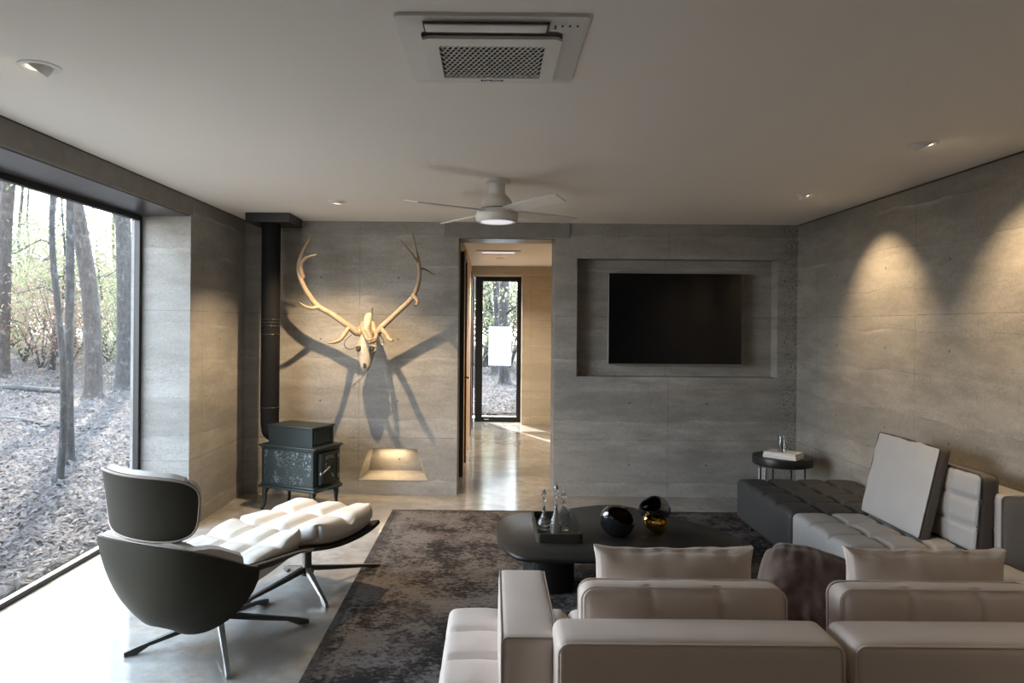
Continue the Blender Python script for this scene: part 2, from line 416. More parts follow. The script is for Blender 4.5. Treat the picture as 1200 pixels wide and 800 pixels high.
bo = t.math('LESS_THAN', ed, .05); col = t.mix(t.math('MULTIPLY', bo, .6), col, (.05, .045, .042)); col = t.mix(bl, col, (.20, .18, .165))
col = t.mix(t.math('MULTIPLY', c, .45), col, (.04, .036, .034))
t.base(col); t.rough(.95); t.p.inputs['Specular IOR Level'].default_value = .1; t.bump(t.math('ADD', b, c), .5, .006); M['rug'] = t.m
# outside
t = NT('leaf_litter_ground'); a = t.noise(3, 6, .7); v = t.vor(16, t.map((1, 1, 1))); b = t.noise(22, 5, .8, None, 1.0)
col = t.mix(t.ramp(b, [(.38, 0), (.62, 1)]), (.016, .012, .011), (.10, .085, .082)); col = t.mix(t.ramp(a, [(.4, 0), (.65, .6)]), col, (.20, .15, .12))
t.base(col); t.rough(.9); t.bump(t.math('ADD', b, v), 1.0, .06); M['ground'] = t.m
def leafmat(name, c1, c2, sc=2.0):
    t = NT(name); t.base(t.mix(t.ramp(t.noise(sc, 3, .8), [(.35, 0), (.65, 1)]), c1, c2)); t.rough(.7)
    t.p.inputs['Specular IOR Level'].default_value = .3
    tl = t.n('ShaderNodeBsdfTranslucent'); tl.inputs[0].default_value = (*[min(1, c*1.3) for c in c2], 1); mx = t.n('ShaderNodeMixShader'); mx.inputs[0].default_value = .35
    t.L(t.p.outputs[0], mx.inputs[1]); t.L(tl.outputs[0], mx.inputs[2]); t.L(mx.outputs[0], t.out.inputs[0]); return t.m
M['litter'] = leafmat('dry_leaves', (.022, .017, .016), (.15, .13, .125), 9)
M['needles'] = leafmat('pine_needles', (.045, .06, .032), (.15, .17, .095), 1.5)
M['olive'] = leafmat('olive_leaves', (.09, .10, .05), (.22, .225, .135), 2)
M['rust'] = leafmat('rust_leaves', (.12, .075, .055), (.21, .145, .11), 2)
def bark(name, c1, c2, lich):
    t = NT(name); a = t.noise(9, 6, .75, t.map((2.2, 2.2, .7)), .5); l = t.ramp(t.noise(5, 5, .8), [(.54, 0), (.62, 1)])
    col = t.mix(t.ramp(a, [(.38, 0), (.62, 1)]), c1, c2); col = t.mix(t.math('MULTIPLY', l, lich), col, (.22, .24, .24)); t.base(col); t.rough(.9); t.bump(a, .9, .03); return t.m
M['bark'] = bark('grey_bark', (.010, .009, .0085), (.042, .038, .036), .22)
M['bark2'] = bark('brown_bark', (.014, .010, .0085), (.048, .038, .032), .15)

# ------------------------------------------------------------------ room shell (metres; camera stands at x=0,y=0)
XL, XR, YB, H = -2.45, 3.016, 7.01, 2.70
fl = MB().box(-2.90, XR+.3, -3.6, 12.95, -.12, 0).build('floor', M['floor'], smooth=False); struct(fl)
ce = MB().box(-2.95, XR+.3, -3.6, YB, H, H+.15).build('ceiling', M['ceiling'], smooth=False); struct(ce)
wb = MB().box(-2.93, XR+.3, YB, YB+.40, 0, H).build('wall_back', M['wall_back'], smooth=False)
c1 = MB().box(-.340, .616, YB-.1, YB+.6, -.1, 2.545).build('cut_a', None)
c2 = MB().box(.835, 2.820, YB-.1, YB+.16, 1.185, 2.352).build('cut_b', None)
q = [(-1.325, .137), (-.62, .137), (-.735, .455), (-1.222, .455)]
qi = [(-1.245, .20), (-.70, .20), (-.762, .450), (-1.195, .450)]
hx = [(x, YB-.02, z) for x, z in q]+[(x, YB+.19, z) for x, z in qi]
# front face of the cutter sits just proud of the wall
c3 = MB().add(hx, [(0,1,2,3),(7,6,5,4),(0,4,5,1),(1,5,6,2),(2,6,7,3),(3,7,4,0)]).build('cut_c', None)
boolcut(wb, [c1, c2, c3]); wb.data.materials.clear(); wb.data.materials.append(M['wall_back']); struct(wb)
struct(MB().box(XR, XR+.3, -3.6, YB, 0, H).build('wall_right', M['wall_side'], smooth=False))
struct(MB().box(-3.1, XR+.3, -3.9, -3.6, 0, H).build('wall_near', M['wall_side'], smooth=False))
wl_ = MB(); wl_.box(-2.93, XL, 5.74, YB, 0, H); struct(wl_.build('wall_left', M['wall_left'], smooth=False))
struct(MB().box(-2.93, XL, -3.6, 2.4, 0, H).build('wall_left_near', M['wall_left'], smooth=False))
struct(bevel(MB().box(-2.93, XL+.002, 2.4, 5.78, 2.552, H-.001).build('wall_left_header', M['lintel'], smooth=False), .006, 1))
struct(MB().box(-2.92, XL-.01, 2.41, 5.735, 2.542, 2.551).build('trim_1', M['soffit'], smooth=False))
struct(bevel(MB().box(-.481, .762, YB-.014, YB+.39, 2.556, H-.001).build('wall_back_lintel', M['lintel'], smooth=False), .004, 1))
struct(MB().box(-.338, .614, YB+.03, YB+.37, 2.540, 2.555).build('trim_2', M['soffit'], smooth=False))

t = NT('white_sheet'); t.base((.75, .79, .84)); t.rough(.8); tl = t.n('ShaderNodeBsdfTranslucent'); tl.inputs[0].default_value = (.72, .78, .84, 1); mx = t.n('ShaderNodeMixShader'); mx.inputs[0].default_value = .6
t.L(t.p.outputs[0], mx.inputs[1]); t.L(tl.outputs[0], mx.inputs[2]); t.L(mx.outputs[0], t.out.inputs[0]); PAPER = t.m
struct(MB().box(-7.0, -2.94, -5.0, 3.95, -.2, -.03).build('unseen_bounce_slab', simple('bounce_slab_pale', (.20, .19, .18), .8, bst=.1), smooth=False))  # unseen slab added outside the window to bounce sunlight up to the ceiling
struct(MB().box(XR-.0015, XR+.01, -3.6, YB, 2.689, 2.6995).build('shadow_gap_strip_right', M['black'], smooth=False))  # black strip painting the shade of the gap below the ceiling, right wall
struct(MB().box(XL-.01, XL+.0035, 2.4, YB, 2.691, 2.6995).build('shadow_gap_strip_left', M['black'], smooth=False))  # same on the left wall: shadow gap drawn as a solid black strip
# picture window
w1 = MB()
w1.box(-2.885, -2.842, 2.41, 5.735, 0, .035); w1.box(-2.885, -2.842, 2.41, 5.735, 2.50, 2.541)
w1.box(-2.885, -2.842, 5.695, 5.735, .035, 2.50); w1.box(-2.885, -2.842, 2.41, 2.45, .035, 2.50)
wf = struct(w1.build('window_1', M['frame'], smooth=False))
pn = MB().box(-2.872, -2.862, 2.45, 5.695, .035, 2.50).build('pane', M['pane'], wf, smooth=False)

# ------------------------------------------------------------------ hall beyond the doorway
struct(MB().box(-.90, 3.3, YB+.4, 12.95, H, H+.15).build('ceiling_hall', M['ceiling'], smooth=False))
struct(MB().box(-.65, -.36, YB+.4, 12.95, 0, H).build('wall_hall_left', M['earth'], smooth=False))
struct(MB().box(2.3, 2.6, YB+.4, 12.95, 0, H).build('wall_hall_right', M['earth'], smooth=False))
eh = MB(); eh.box(.505, 2.3, 12.10, 12.55, 0, 2.54); struct(eh.build('wall_hall_end', M['earth'], smooth=False))
struct(MB().box(-.36, 2.3, 12.04, 12.55, 2.541, H-.001).build('wall_hall_end_lintel', M['earth'], smooth=False))
d1 = MB(); d1.box(-.30, -.17, 12.42, 12.49, 0, 2.54); d1.box(.43, .503, 12.42, 12.49, 0, 2.54); d1.box(-.17, .43, 12.42, 12.49, 0, .085); d1.box(-.17, .43, 12.42, 12.49, 2.46, 2.54)
df = struct(d1.build('door_1', M['frame'], smooth=False))
MB().box(-.17, .43, 12.45, 12.46, .085, 2.46).build('pane', M['pane'], df, smooth=False)
pp = MB().box(-.06, .335, 12.434, 12.437, .985, 1.665).build('paper_sheet', PAPER, None, smooth=False)
tag(pp, 'blank white paper sheet stuck on the far hallway door glass', 'paper')
bevel(MB().box(-.13, -.05, 12.412, 12.419, .035, .050).build('label_plate', M['white'], df, smooth=False), .001)
# cased wooden doors along the hall's left side
def hall_door(n, y0, y1, top, x=-.335):
    m = MB().box(x-.024, x, y0+.05, y1-.05, .005, top-.05); o = struct(m.build('door_%d' % n, M['wood'], smooth=False))
    f = MB(); f.box(x-.024, x+.022, y0, y0+.05, 0, top); f.box(x-.024, x+.022, y1-.05, y1, 0, top); f.box(x-.024, x+.022, y0+.05, y1-.05, top-.05, top)
    f.build('door_frame', M['black'], o, smooth=False)
    h = MB(); h.tube([(x, y1-.13, 1.05), (x+.05, y1-.13, 1.05), (x+.05, y1-.24, 1.05)], .010, 8); h.build('door_handle', M['black'], o)
hall_door(2, 7.85, 8.72, 2.5); hall_door(3, 10.75, 11.75, 2.5)
struct(MB().box(-.359, -.325, 8.80, 10.65, .0, 2.62).build('trim_3', M['wood'], smooth=False))
hv = thing('ceiling_vent', 'slim white air vent in the hallway ceiling', 'vent', (.075, 9.75, H))
m = MB(); m.box(-.30, .30, -.20, -.12, -.02, 0); m.box(-.30, .30, .12, .20, -.02, 0); m.box(-.30, -.22, -.12, .12, -.02, 0); m.box(.22, .30, -.12, .12, -.02, 0)
bevel(m.build('frame', M['white'], hv, smooth=False), .004)
MB().box(-.22, .22, -.12, .12, -.012, -.006).build('panel', M['fanlens'], hv, smooth=False)
# ------------------------------------------------------------------ lamps
def downlight(x, y, aim, energy, label, cone=70, blend=.8, z=H, r=.052, col=(1, .72, .42), group='recessed gimbal downlights'):
    o = thing('recessed_downlight', label, 'ceiling light', (x, y, z), 0, group)
    d = (Vector(aim)-Vector((x, y, z))).normalized(); q = d.to_track_quat('-Z', 'Y').to_matrix().to_4x4()
    MB().lathe([(r*.90, -.001), (r*.92, -.004), (r*1.35, -.006), (r*1.5, -.003), (r*1.5, 0), (r*.9, 0)], 40).build('trim_ring', M['white'], o)
    mt = T(0, 0, .004) @ q
    MB().lathe([(r*.86, .02), (r*.86, -.020), (r*.82, -.023), (r*.76, -.020), (r*.74, -.012), (r*.2, -.010)], 32, mt).build('gimbal', M['white'], o)
    MB().lathe([(r*.73, -.018), (r*.70, -.015), (.001, -.012)], 24, mt).build('lens', M['lamp'], o)
    l = bpy.data.lights.new('lamp_light', 'SPOT'); l.energy = energy*SPOT_W; l.spot_size = rad(cone); l.spot_blend = blend; l.shadow_soft_size = .018; l.color = col
    lo = bpy.data.objects.new('lamp_light', l); COL.objects.link(lo); lo.parent = o
    lo.location = d*.045; lo.rotation_euler = d.to_track_quat('-Z', 'Y').to_euler()
    return o
downlight(-1.301, 5.891, (-1.50, 6.20, 0), 190, 'recessed white downlight in the ceiling in front of the antlers', 114, .6)
downlight(2.374, 5.448, (3.016, 5.448, 1.66), 80, 'recessed gimbal downlight near the corner of the right wall, smaller of the pair', 78, .9)
downlight(2.368, 3.914, (3.016, 3.914, 1.66), 80, 'recessed gimbal downlight above the right wall, nearer the viewer', 78, .9)
downlight(2.36, 2.40, (3.016, 2.40, 1.66), 80, 'recessed gimbal downlight beside the right wall', 78, .9)
downlight(-1.824, 2.842, (-2.6, 2.75, 1.6), 30, 'recessed gimbal downlight at the upper left, nearest the big window', 90, .9)
downlight(2.36, .9, (2.8, .9, .3), 30, 'unseen fill downlight added over the near end of the right wall', 110, .9, col=(1, .84, .68))  # added out of view for warm fill light
downlight(-.60, -1.2, (-.4, -.9, 0), 90, 'unseen fill downlight added in the ceiling behind the viewer', 120, .9, col=(1, .84, .68))  # added behind the camera as warm fill, never in view
downlight(.10, 10.6, (.25, 10.9, 0), 170, 'small recessed downlight in the hallway ceiling', 130, .9, col=(1, .84, .62))
downlight(1.3, 9.0, (1.2, 9.3, 0), 160, 'recessed downlight around the hallway corner', 130, .9, col=(1, .84, .62))

# ------------------------------------------------------------------ ceiling fan
fan = thing('ceiling_fan', 'white four-bladed ceiling fan with a round light, mounted flush to the ceiling', 'ceiling fan', (.025, 4.97, 0))
MB().lathe([(.093, 2.70), (.095, 2.693), (.090, 2.68), (.062, 2.672), (.058, 2.665), (.058, 2.60), (.066, 2.595), (.070, 2.585)][::-1], 40).build('canopy', M['fanwhite'], fan)
MB().lathe([(.085, 2.498), (.112, 2.50), (.112, 2.52), (.104, 2.548), (.088, 2.573), (.072, 2.588), (.055, 2.592)], 48).build('motor_housing', M['fanwhite'], fan)
MB().lathe([(.118, 2.405), (.132, 2.402), (.146, 2.414), (.150, 2.435), (.150, 2.457), (.145, 2.462), (.145, 2.470), (.135, 2.488), (.11, 2.494)], 48).build('light_housing', M['fanwhite'], fan)
MB().lathe([(.001, 2.398), (.07, 2.399), (.110, 2.403), (.118, 2.408)], 40).build('light_lens', M['fanlens'], fan)
for k in range(4):
    a = 35+90*k
    Mt = R(a) @ T(0, 0, 2.478) @ R(-12, 'X')
    bl = [(.10, -.045), (.20, -.058), (.55, -.066), (.705, -.060), (.665, .066), (.50, .070), (.20, .060), (.10, .045)]
    o = MB().prism(bl, -.004, .004, Mt).build('blade', M['fanwhite'], fan, smooth=False); bevel(o, .002)
    MB().soft(.05, .026, .007, .006, R(a) @ T(.125, 0, 2.474) @ R(-12, 'X'), .02).build('blade_bracket', M['fanwhite'], o)

# ------------------------------------------------------------------ ceiling cassette air conditioner
ac = thing('ceiling_cassette', 'square white air conditioner set in the ceiling with a honeycomb grille', 'air conditioner', (-.010, 2.632, H))
def rr(hx, hy, r, n=6):
    p = []
    for cx, cy_, a0 in ((hx-r, hy-r, 0), (-hx+r, hy-r, 90), (-hx+r, -hy+r, 180), (hx-r, -hy+r, 270)):
        for k in range(n+1):
            a = rad(a0+90*k/n); p.append((cx+r*cos(a), cy_+r*sin(a)))
    return p
def frame_ring(mb, outer, inner, z0, z1, zi0, zi1, off=(0, 0)):
    n = len(outer); outer = [(x+off[0], y+off[1]) for x, y in outer]; inner = [(x+off[0], y+off[1]) for x, y in inner]; vs_ = [(x, y, z1) for x, y in outer]+[(x, y, z0) for x, y in outer]+[(x, y, zi0) for x, y in inner]+[(x, y, zi1) for x, y in inner]; fs = []
    for k in range(n):
        j = (k+1) % n
        fs += [(k, j, n+j, n+k), (n+k, n+j, 2*n+j, 2*n+k), (2*n+k, 2*n+j, 3*n+j, 3*n+k)]
    mb.add(vs_, [f[::-1] for f in fs])
m = MB(); frame_ring(m, rr(.325, .315, .02), rr(.245, .235, .035), -.012, 0, -.026, -.012); m.build('panel_frame', M['white'], ac)
m = MB(); frame_ring(m, rr(.245, .222, .03), rr(.190, .160, .008), -.031, -.020, -.033, -.020, (0, .045)); m.build('grille_frame', M['white'], ac)
MB().box(-.195, .195, -.12, .21, -.019, -.013).build('filter_backing', simple('filter_dark', (.05, .043, .038), .9, bst=0), ac, smooth=False)
m = MB()
for j in range(14):
    for i in range(19):
        w = .38/19; x0 = -.190+w*(i+(.5 if j % 2 else 0)); y0 = -.115+.32*j/14
        if x0+w > .192: continue
        m.tube([(x0+w*.5+w*.52*cos(q_), y0+.0229*abs(sin(q_)), -.028) for q_ in [pi*k/6 for k in range(7)]], .0026, 4, cap=False)
m.build('grille', M['white'], ac, smooth=False)
bevel(MB().soft(.205, .030, .006, .005, T(-.02, -.258, -.025), .03).build('air_flap', M['white'], ac), .001)
m = MB(); sl = MB()
for (x0, x1, y0, y1) in ((-.228, .19, -.226, -.222), (-.228, .19, -.295, -.291), (-.230, -.226, -.295, -.222), (.188, .192, -.295, -.222)): sl.box(x0, x1, y0, y1, -.0285, -.022)
sl.build('flap_gap', M['steel'], ac, smooth=False)
for dx, dy in ((.212, -.275), (.212, -.258), (.235, -.276), (.26, -.277), (.285, -.278)): MB().lathe([(.0045, -.028), (.003, -.024)], 12, T(dx, dy, 0)).build('indicator_dot', M['steel'], ac)
textmesh('brand_lettering', 'SAMSUNG', .020, T(0, .228, -.0345) @ R(180, 'X') , M['steel'], ac)

# ------------------------------------------------------------------ television
tv = thing('television', 'large black flat television hung inside the wall niche', 'television', (1.822, 7.09, 1.76))
bevel(MB().box(-.668, .668, -.03, .02, -.457, .457).build('casing', M['steel_light'], tv, smooth=False), .003)
bevel(MB().box(-.662, .662, -.034, -.029, -.446, .452).build('screen', M['screen'], tv, smooth=False), .001)
MB().box(-.3, .3, .02, .078, -.2, .2).build('wall_mount', M['black'], tv, smooth=False)
# fire niche lamp
fn = thing('niche_light', 'small warm strip light at the top of the low wall niche', 'light', (-.98, 7.13, .4445))
MB().box(-.16, .16, -.018, .018, 0, .004).build('housing', M['steel_light'], fn, smooth=False)
MB().box(-.15, .15, -.012, .012, -.003, 0).build('diffuser', emis('strip_lens', (1, .78, .48), 2), fn, smooth=False)
l = bpy.data.lights.new('strip_light', 'AREA'); l.shape = 'RECTANGLE'; l.size = .26; l.size_y = .03; l.energy = 1.0; l.color = (1, .72, .40)
lo = bpy.data.objects.new('strip_light', l); COL.objects.link(lo); lo.parent = fn; lo.location = (0, 0, -.006); lo.rotation_euler = (rad(-12), 0, 0)
# wall socket
so = thing('wall_socket', 'white wall socket low behind the round side table', 'socket', (2.68, YB, .24))
bevel(MB().box(-.035, .035, -.008, 0, -.058, .058).build('cover_plate', M['white'], so, smooth=False), .003)
for z_ in (-.028, .014):
    for x_ in (-.010, .010): MB().box(x_-.002, x_+.002, -.0095, -.007, z_, z_+.014).build('socket_slot', M['black'], so, smooth=False)

# ------------------------------------------------------------------ wood stove
st = thing('wood_stove', 'dark green cast iron wood stove on four curved legs', 'stove', (-1.735, 6.46, 0), rad(155.5))
# local: +x towards the wall corner (rear), -x the door end, +y away from viewer
iron = M['iron']
def plate(mb, hx, hy, z0, z1): mb.prism(rr(hx, hy, .02, 3), z0, z1, None, .004)
bx, by = .300, .185
m = MB().box(-bx+.01, bx-.01, -by+.01, by-.01, .225, .575); m.build('body', iron, st, smooth=False)
m = MB(); plate(m, bx+.022, by+.022, .575, .592); plate(m, bx+.010, by+.010, .560, .575); m.build('top_plate', iron, st)
m = MB(); plate(m, bx+.022, by+.022, .205, .225); plate(m, bx+.008, by+.008, .225, .245); m.build('bottom_plate', iron, st)
for sy in (-1, 1):
    pnl = MB().box(-bx+.02, bx-.02, sy*(by-.012), sy*(by-.002), .25, .555); pnl.build('side_relief', M['relief'], st, smooth=False)
    fr_ = MB()
    for (a0, a1, z0, z1) in ((-bx+.012, bx-.012, .245, .257), (-bx+.012, bx-.012, .548, .560), (-bx+.012, -bx+.03, .257, .548), (bx-.03, bx-.012, .257, .548)):
        y0, y1 = sorted((sy*(by-.010), sy*(by+.004))); fr_.box(a0, a1, y0, y1, z0, z1)
    fr_.build('side_moulding', iron, st, smooth=False)
m = MB().box(-.245, .245, -.150, .150, .592, .752); m.build('upper_chamber', iron, st, smooth=False)
m = MB(); plate(m, .262, .166, .752, .768); m.build('upper_top_plate', M['iron'], st)
m = MB()
for (y0, y1, z0, z1) in ((-.125, .125, .612, .622), (-.125, .125, .725, .735), (-.125, -.112, .622, .725), (.112, .125, .622, .725)): m.box(-.253, -.244, y0, y1, z0, z1)
m.build('upper_moulding', iron, st, smooth=False)
# door end
dr = bevel(MB().box(-bx-.018, -bx+.01, -.125, .125, .262, .540).build('fire_door', iron, st, smooth=False), .005)
m = MB()
for (y0, y1, z0, z1) in ((-.115, .115, .272, .282), (-.115, .115, .520, .530), (-.115, -.105, .282, .520), (.105, .115, .282, .520)): m.box(-bx-.024, -bx-.017, y0, y1, z0, z1)
for k in range(3): m.ring([(-bx-.020, .085*(1-.28*k)*cos(q_), .375+.085*(1-.28*k)*sin(q_)) for q_ in [2*pi*i/32 for i in range(32)]], .004, 6)
for k in range(8): q_ = 2*pi*k/8; m.tube([(-bx-.02, .01*cos(q_), .375+.01*sin(q_)), (-bx-.02, .04*cos(q_), .375+.04*sin(q_))], .004, 6)
m.build('door_relief', M['iron'], dr)
Mr = Matrix(((0, 0, -1, -bx-.024), (-1, 0, 0, 0), (0, 1, 0, .495), (0, 0, 0, 1)))
textmesh('door_lettering', 'JØTUL', .042, Mr, M['steel_light'], dr)
m = MB(); m.tube(spline([(-bx-.02, .02, .385), (-bx-.045, .03, .415), (-bx-.055, .08, .40), (-bx-.05, .125, .375), (-bx-.05, .15, .372)], 5), .007, 8); m.lathe([(.001, -.014), (.012, -.010), (.014, 0), (.012, .010), (.001, .014)], 16, T(-bx-.05, .155, .372)); m.build('door_handle', M['steel_light'], dr)
for z_ in (.31, .49): MB().tube([(-bx-.016, -.128, z_-.018), (-bx-.016, -.128, z_+.018)], .008, 10).build('hinge', M['steel_light'], dr)
m = MB().prism([(-bx-.085, -.10), (-bx-.085, .10), (-bx-.01, .16), (-bx-.01, -.16)][::-1], .222, .236, None, .003); m.build('ash_lip', iron, st)
for sx_ in (-1, 1):
    for sy in (-1, 1):
        m = MB(); taper(m, [(sx_*(bx-.045), sy*(by-.035), .215), (sx_*(bx-.030), sy*(by-.020), .16), (sx_*(bx-.030), sy*(by-.02), .08), (sx_*(bx-.018), sy*(by-.008), .025), (sx_*(bx-.004), sy*(by+.004), .006)], [.036, .025, .015, .013, .016], 10)
        m.build('leg', iron, st)
# flue
fp = thing('flue_pipe', 'matte black stove pipe rising to a square ceiling plate', 'pipe', (-2.075, 6.625, 0))
m = MB(); m.tube([(0, 0, z_) for z_ in (.86, 1.2, 1.6, 2.0, 2.62)], .086, 32); m.build('pipe', M['stovepipe'], fp)
for z_ in (.90, 1.66, 1.69, 1.72, 1.58): MB().ring([(.087*cos(2*pi*k/32), .087*sin(2*pi*k/32), z_) for k in range(32)], .0035, 6).build('pipe_band', M['black'], fp)
a_ = rad(155.5); ad = Vector((cos(a_), sin(a_), 0)); sv = Vector((-1.735, 6.46, 0))+ad*.248-Vector((-2.075, 6.625, 0)); sv.z = .675
m = MB(); m.tube(spline([(0, 0, .88), (0, 0, .80), (.006, -.003, .72), (.025, -.010, .675), (sv.x*.85, sv.y*.85, .668), (sv.x, sv.y, .668)], 5), [.084]*26, 24)
m.build('elbow', M['stovepipe'], fp)
bevel(MB().box(-.205, .205, -.12, .305, 2.615, 2.699).build('ceiling_plate', M['black'], fp, smooth=False), .003)

# ------------------------------------------------------------------ mounted skull with antlers
sk = thing('mounted_skull', 'bleached elk skull with wide antlers hung on the concrete wall', 'skull', (0, 0, 0))
cx_ = -1.19
secs = [(1.795, .018, .02, 6.85), (1.78, .036, .045, 6.83), (1.74, .043, .065, 6.80), (1.69, .045, .075, 6.77), (1.65, .036, .075, 6.75), (1.61, .042, .070, 6.74), (1.56, .070, .075, 6.72), (1.50, .100, .075, 6.705), (1.45, .108, .072, 6.69), (1.41, .094, .064, 6.68), (1.36, .070, .052, 6.67), (1.31, .055, .044, 6.66), (1.27, .042, .034, 6.655), (1.248, .024, .018, 6.655)]
vs_ = []; fs = []; n = 24
for z_, hw, hd, yc in secs:
    for k in range(n):
        q_ = 2*pi*k/n; c_, s_ = cos(q_), sin(q_)
        rr_ = 1.0
        if 1.38 < z_ < 1.52 and abs(c_) > .55 and s_ < .2: rr_ = .80
        vs_.append((cx_+hw*c_*rr_, yc+hd*s_*(1.0 if s_ < 0 else .6)*rr_, z_))
for i in range(len(secs)-1):
    for k in range(n): fs.append((i*n+k, (i+1)*n+k, (i+1)*n+(k+1) % n, i*n+(k+1) % n))
fs.append(tuple(range(n))); fs.append(tuple((len(secs)-1)*n+k for k in range(n-1, -1, -1)))
o = MB().add(vs_, fs).build('skull', M['bone'], sk); sm_ = o.modifiers.new('sub', 'SUBSURF'); sm_.levels = 1; sm_.render_levels = 2
for s_ in (-1, 1):
    m = MB(); c0 = Vector((cx_+s_*.074, 6.640, 1.455))
    m.ring([c0+Vector((s_*.006*sin(q_)+.012*cos(q_)*s_, -.020*cos(q_)*0.6, .026*sin(q_)))+Vector((.018*cos(q_), 0, 0)) for q_ in [2*pi*k/20 for k in range(20)]], .007, 8)
    m.build('eye_socket_rim', M['bone'], sk)
    MB().soft(.024, .020, .026, .016, T(cx_+s_*.062, 6.634, 1.455), .008).build('eye_socket', M['socket'], sk)
m = MB(); m.soft(.015, .008, .024, .008, T(cx_, 6.622, 1.295), .01); m.build('nasal_opening', M['socket'], sk)
m = MB()
for s_ in (-1, 1): m.soft(.011, .04, .10, .010, T(cx_+s_*.030, 6.70, 1.36) @ R(s_*8, 'Y'), .02)
m.soft(.026, .014, .012, .009, T(cx_, 6.66, 1.252), .01)
m.build('jaw_bone', M['bone'], sk)
MB().tube([(cx_, 6.85, 1.70), (cx_, 7.01, 1.72)], .016, 10).build('wall_bracket', M['black'], sk)
MB().tube([(cx_, 6.93, 1.84), (cx_, 7.01, 1.84)], .005, 8).build('wall_peg', M['bone'], sk)
# left antler (viewer's left)
m = MB()
taper(m, [(cx_-.035, 6.78, 1.70), (-1.274, 6.740, 1.599), (-1.364, 6.700, 1.667), (-1.516, 6.680, 1.774), (-1.647, 6.660, 1.853), (-1.725, 6.620, 1.963), (-1.780, 6.580, 2.088), (-1.799, 6.560, 2.221), (-1.766, 6.580, 2.349), (-1.717, 6.620, 2.466), (-1.701, 6.660, 2.543)], [.030, .036, .031, .027, .027, .024, .022, .020, .017, .011, .004], 12)
taper(m, [(-1.356, 6.700, 1.655), (-1.406, 6.600, 1.547), (-1.452, 6.520, 1.513), (-1.497, 6.460, 1.506)], [.024, .019, .014, .005], 10)
taper(m, [(-1.242, 6.740, 1.648), (-1.188, 6.620, 1.585), (-1.134, 6.500, 1.540), (-1.062, 6.440, 1.557)], [.022, .018, .012, .004], 10)
taper(m, [(-1.630, 6.660, 1.845), (-1.684, 6.620, 1.828), (-1.732, 6.560, 1.838), (-1.776, 6.500, 1.879)], [.024, .018, .014, .004], 10)
taper(m, [(-1.764, 6.580, 2.112), (-1.772, 6.520, 2.210), (-1.707, 6.450, 2.278), (-1.589, 6.380, 2.307)], [.022, .019, .014, .004], 10)
taper(m, [(-1.766, 6.580, 2.357), (-1.761, 6.680, 2.448), (-1.805, 6.780, 2.525), (-1.846, 6.840, 2.582)], [.016, .012, .008, .003], 8)
m.build('antler', M['antler'], sk)
m = MB()
taper(m, [(cx_+.035, 6.78, 1.70), (-1.104, 6.740, 1.600), (-1.035, 6.710, 1.670), (-0.897, 6.680, 1.796), (-0.762, 6.640, 1.924), (-0.703, 6.600, 2.035), (-0.681, 6.580, 2.161), (-0.695, 6.580, 2.272), (-0.730, 6.600, 2.427), (-0.768, 6.640, 2.596)], [.030, .035, .030, .025, .025, .021, .018, .019, .011, .003], 12)
taper(m, [(-1.051, 6.710, 1.642), (-0.988, 6.620, 1.587), (-0.952, 6.540, 1.549), (-0.912, 6.480, 1.534)], [.024, .020, .017, .012], 10)
taper(m, [(-1.101, 6.720, 1.601), (-1.088, 6.600, 1.546), (-1.103, 6.500, 1.517), (-1.137, 6.430, 1.514)], [.022, .018, .013, .004], 10)
taper(m, [(-0.744, 6.620, 1.956), (-0.698, 6.560, 1.906), (-0.706, 6.500, 1.857), (-0.735, 6.470, 1.879)], [.020, .016, .010, .003], 8)
taper(m, [(-0.695, 6.580, 2.256), (-0.736, 6.520, 2.313), (-0.777, 6.460, 2.369), (-0.843, 6.400, 2.454)], [.017, .013, .010, .003], 8)
taper(m, [(-0.686, 6.580, 2.200), (-0.654, 6.740, 2.213), (-0.610, 6.880, 2.192), (-0.564, 6.930, 2.171)], [.014, .010, .007, .003], 8)
m.build('antler', M['antler'], sk)
for pts in ([(-1.351, 6.800, 1.581), (-1.408, 6.760, 1.516), (-1.395, 6.740, 1.460), (-1.342, 6.760, 1.443), (-1.273, 6.780, 1.484)], [(-1.081, 6.800, 1.584), (-1.036, 6.780, 1.519), (-1.065, 6.760, 1.478)]): MB().tube(spline(pts, 5), .0035, 6).build('hanging_wire', M['steel'], sk)

# ------------------------------------------------------------------ rug
rg = MB().prism([(-.887, 1.3), (2.75, 1.3), (2.75, 6.40), (-.887, 6.40)], .0005, .012, None, .002).build('area_rug', M['rug'], None, smooth=False)
tag(rg, 'large distressed charcoal and taupe rug under the table and sofa', 'rug')
RZ = .0125

# ------------------------------------------------------------------ upholstery builders
def tuft(nx, ny, x0, x1, y0, y1, depth=.026, w=.015, puff=.018, wr=.003):
    def f(p, a):
        if p.z < 0: return (0, 0, 0)
        fx = (p.x-x0)/(x1-x0)*nx; fy = (p.y-y0)/(y1-y0)*ny
        dx_ = min(abs(fx-round(fx)) if 0 < round(fx) < nx else 9, 9)*(x1-x0)/nx
        dy_ = min(abs(fy-round(fy)) if 0 < round(fy) < ny else 9, 9)*(y1-y0)/ny
        g = max(math.exp(-(dx_/w)**2), math.exp(-(dy_/w)**2))
        pf = abs(sin(pi*min(max(fx, 0), nx)))*abs(sin(pi*min(max(fy, 0), ny)))
        k = max(0, min(1, a[2]*1.6-.1)) if a[2] < .999 else 1
        z = (-depth*g+puff*pf**.5)*k
        return (0, 0, z + wr*mn.noise(p*14)*k)
    return f
def seams(nx, ny, x0, x1, y0, y1, z, r=.0022):
    m = MB()
    for i in range(1, nx):
        x = x0+(x1-x0)*i/nx; m.tube([(x, y0+.02, z), (x, y1-.02, z)], r, 6)
    for j in range(1, ny):
        y = y0+(y1-y0)*j/ny; m.tube([(x0+.02, y, z), (x1-.02, y, z)], r, 6)
    return m
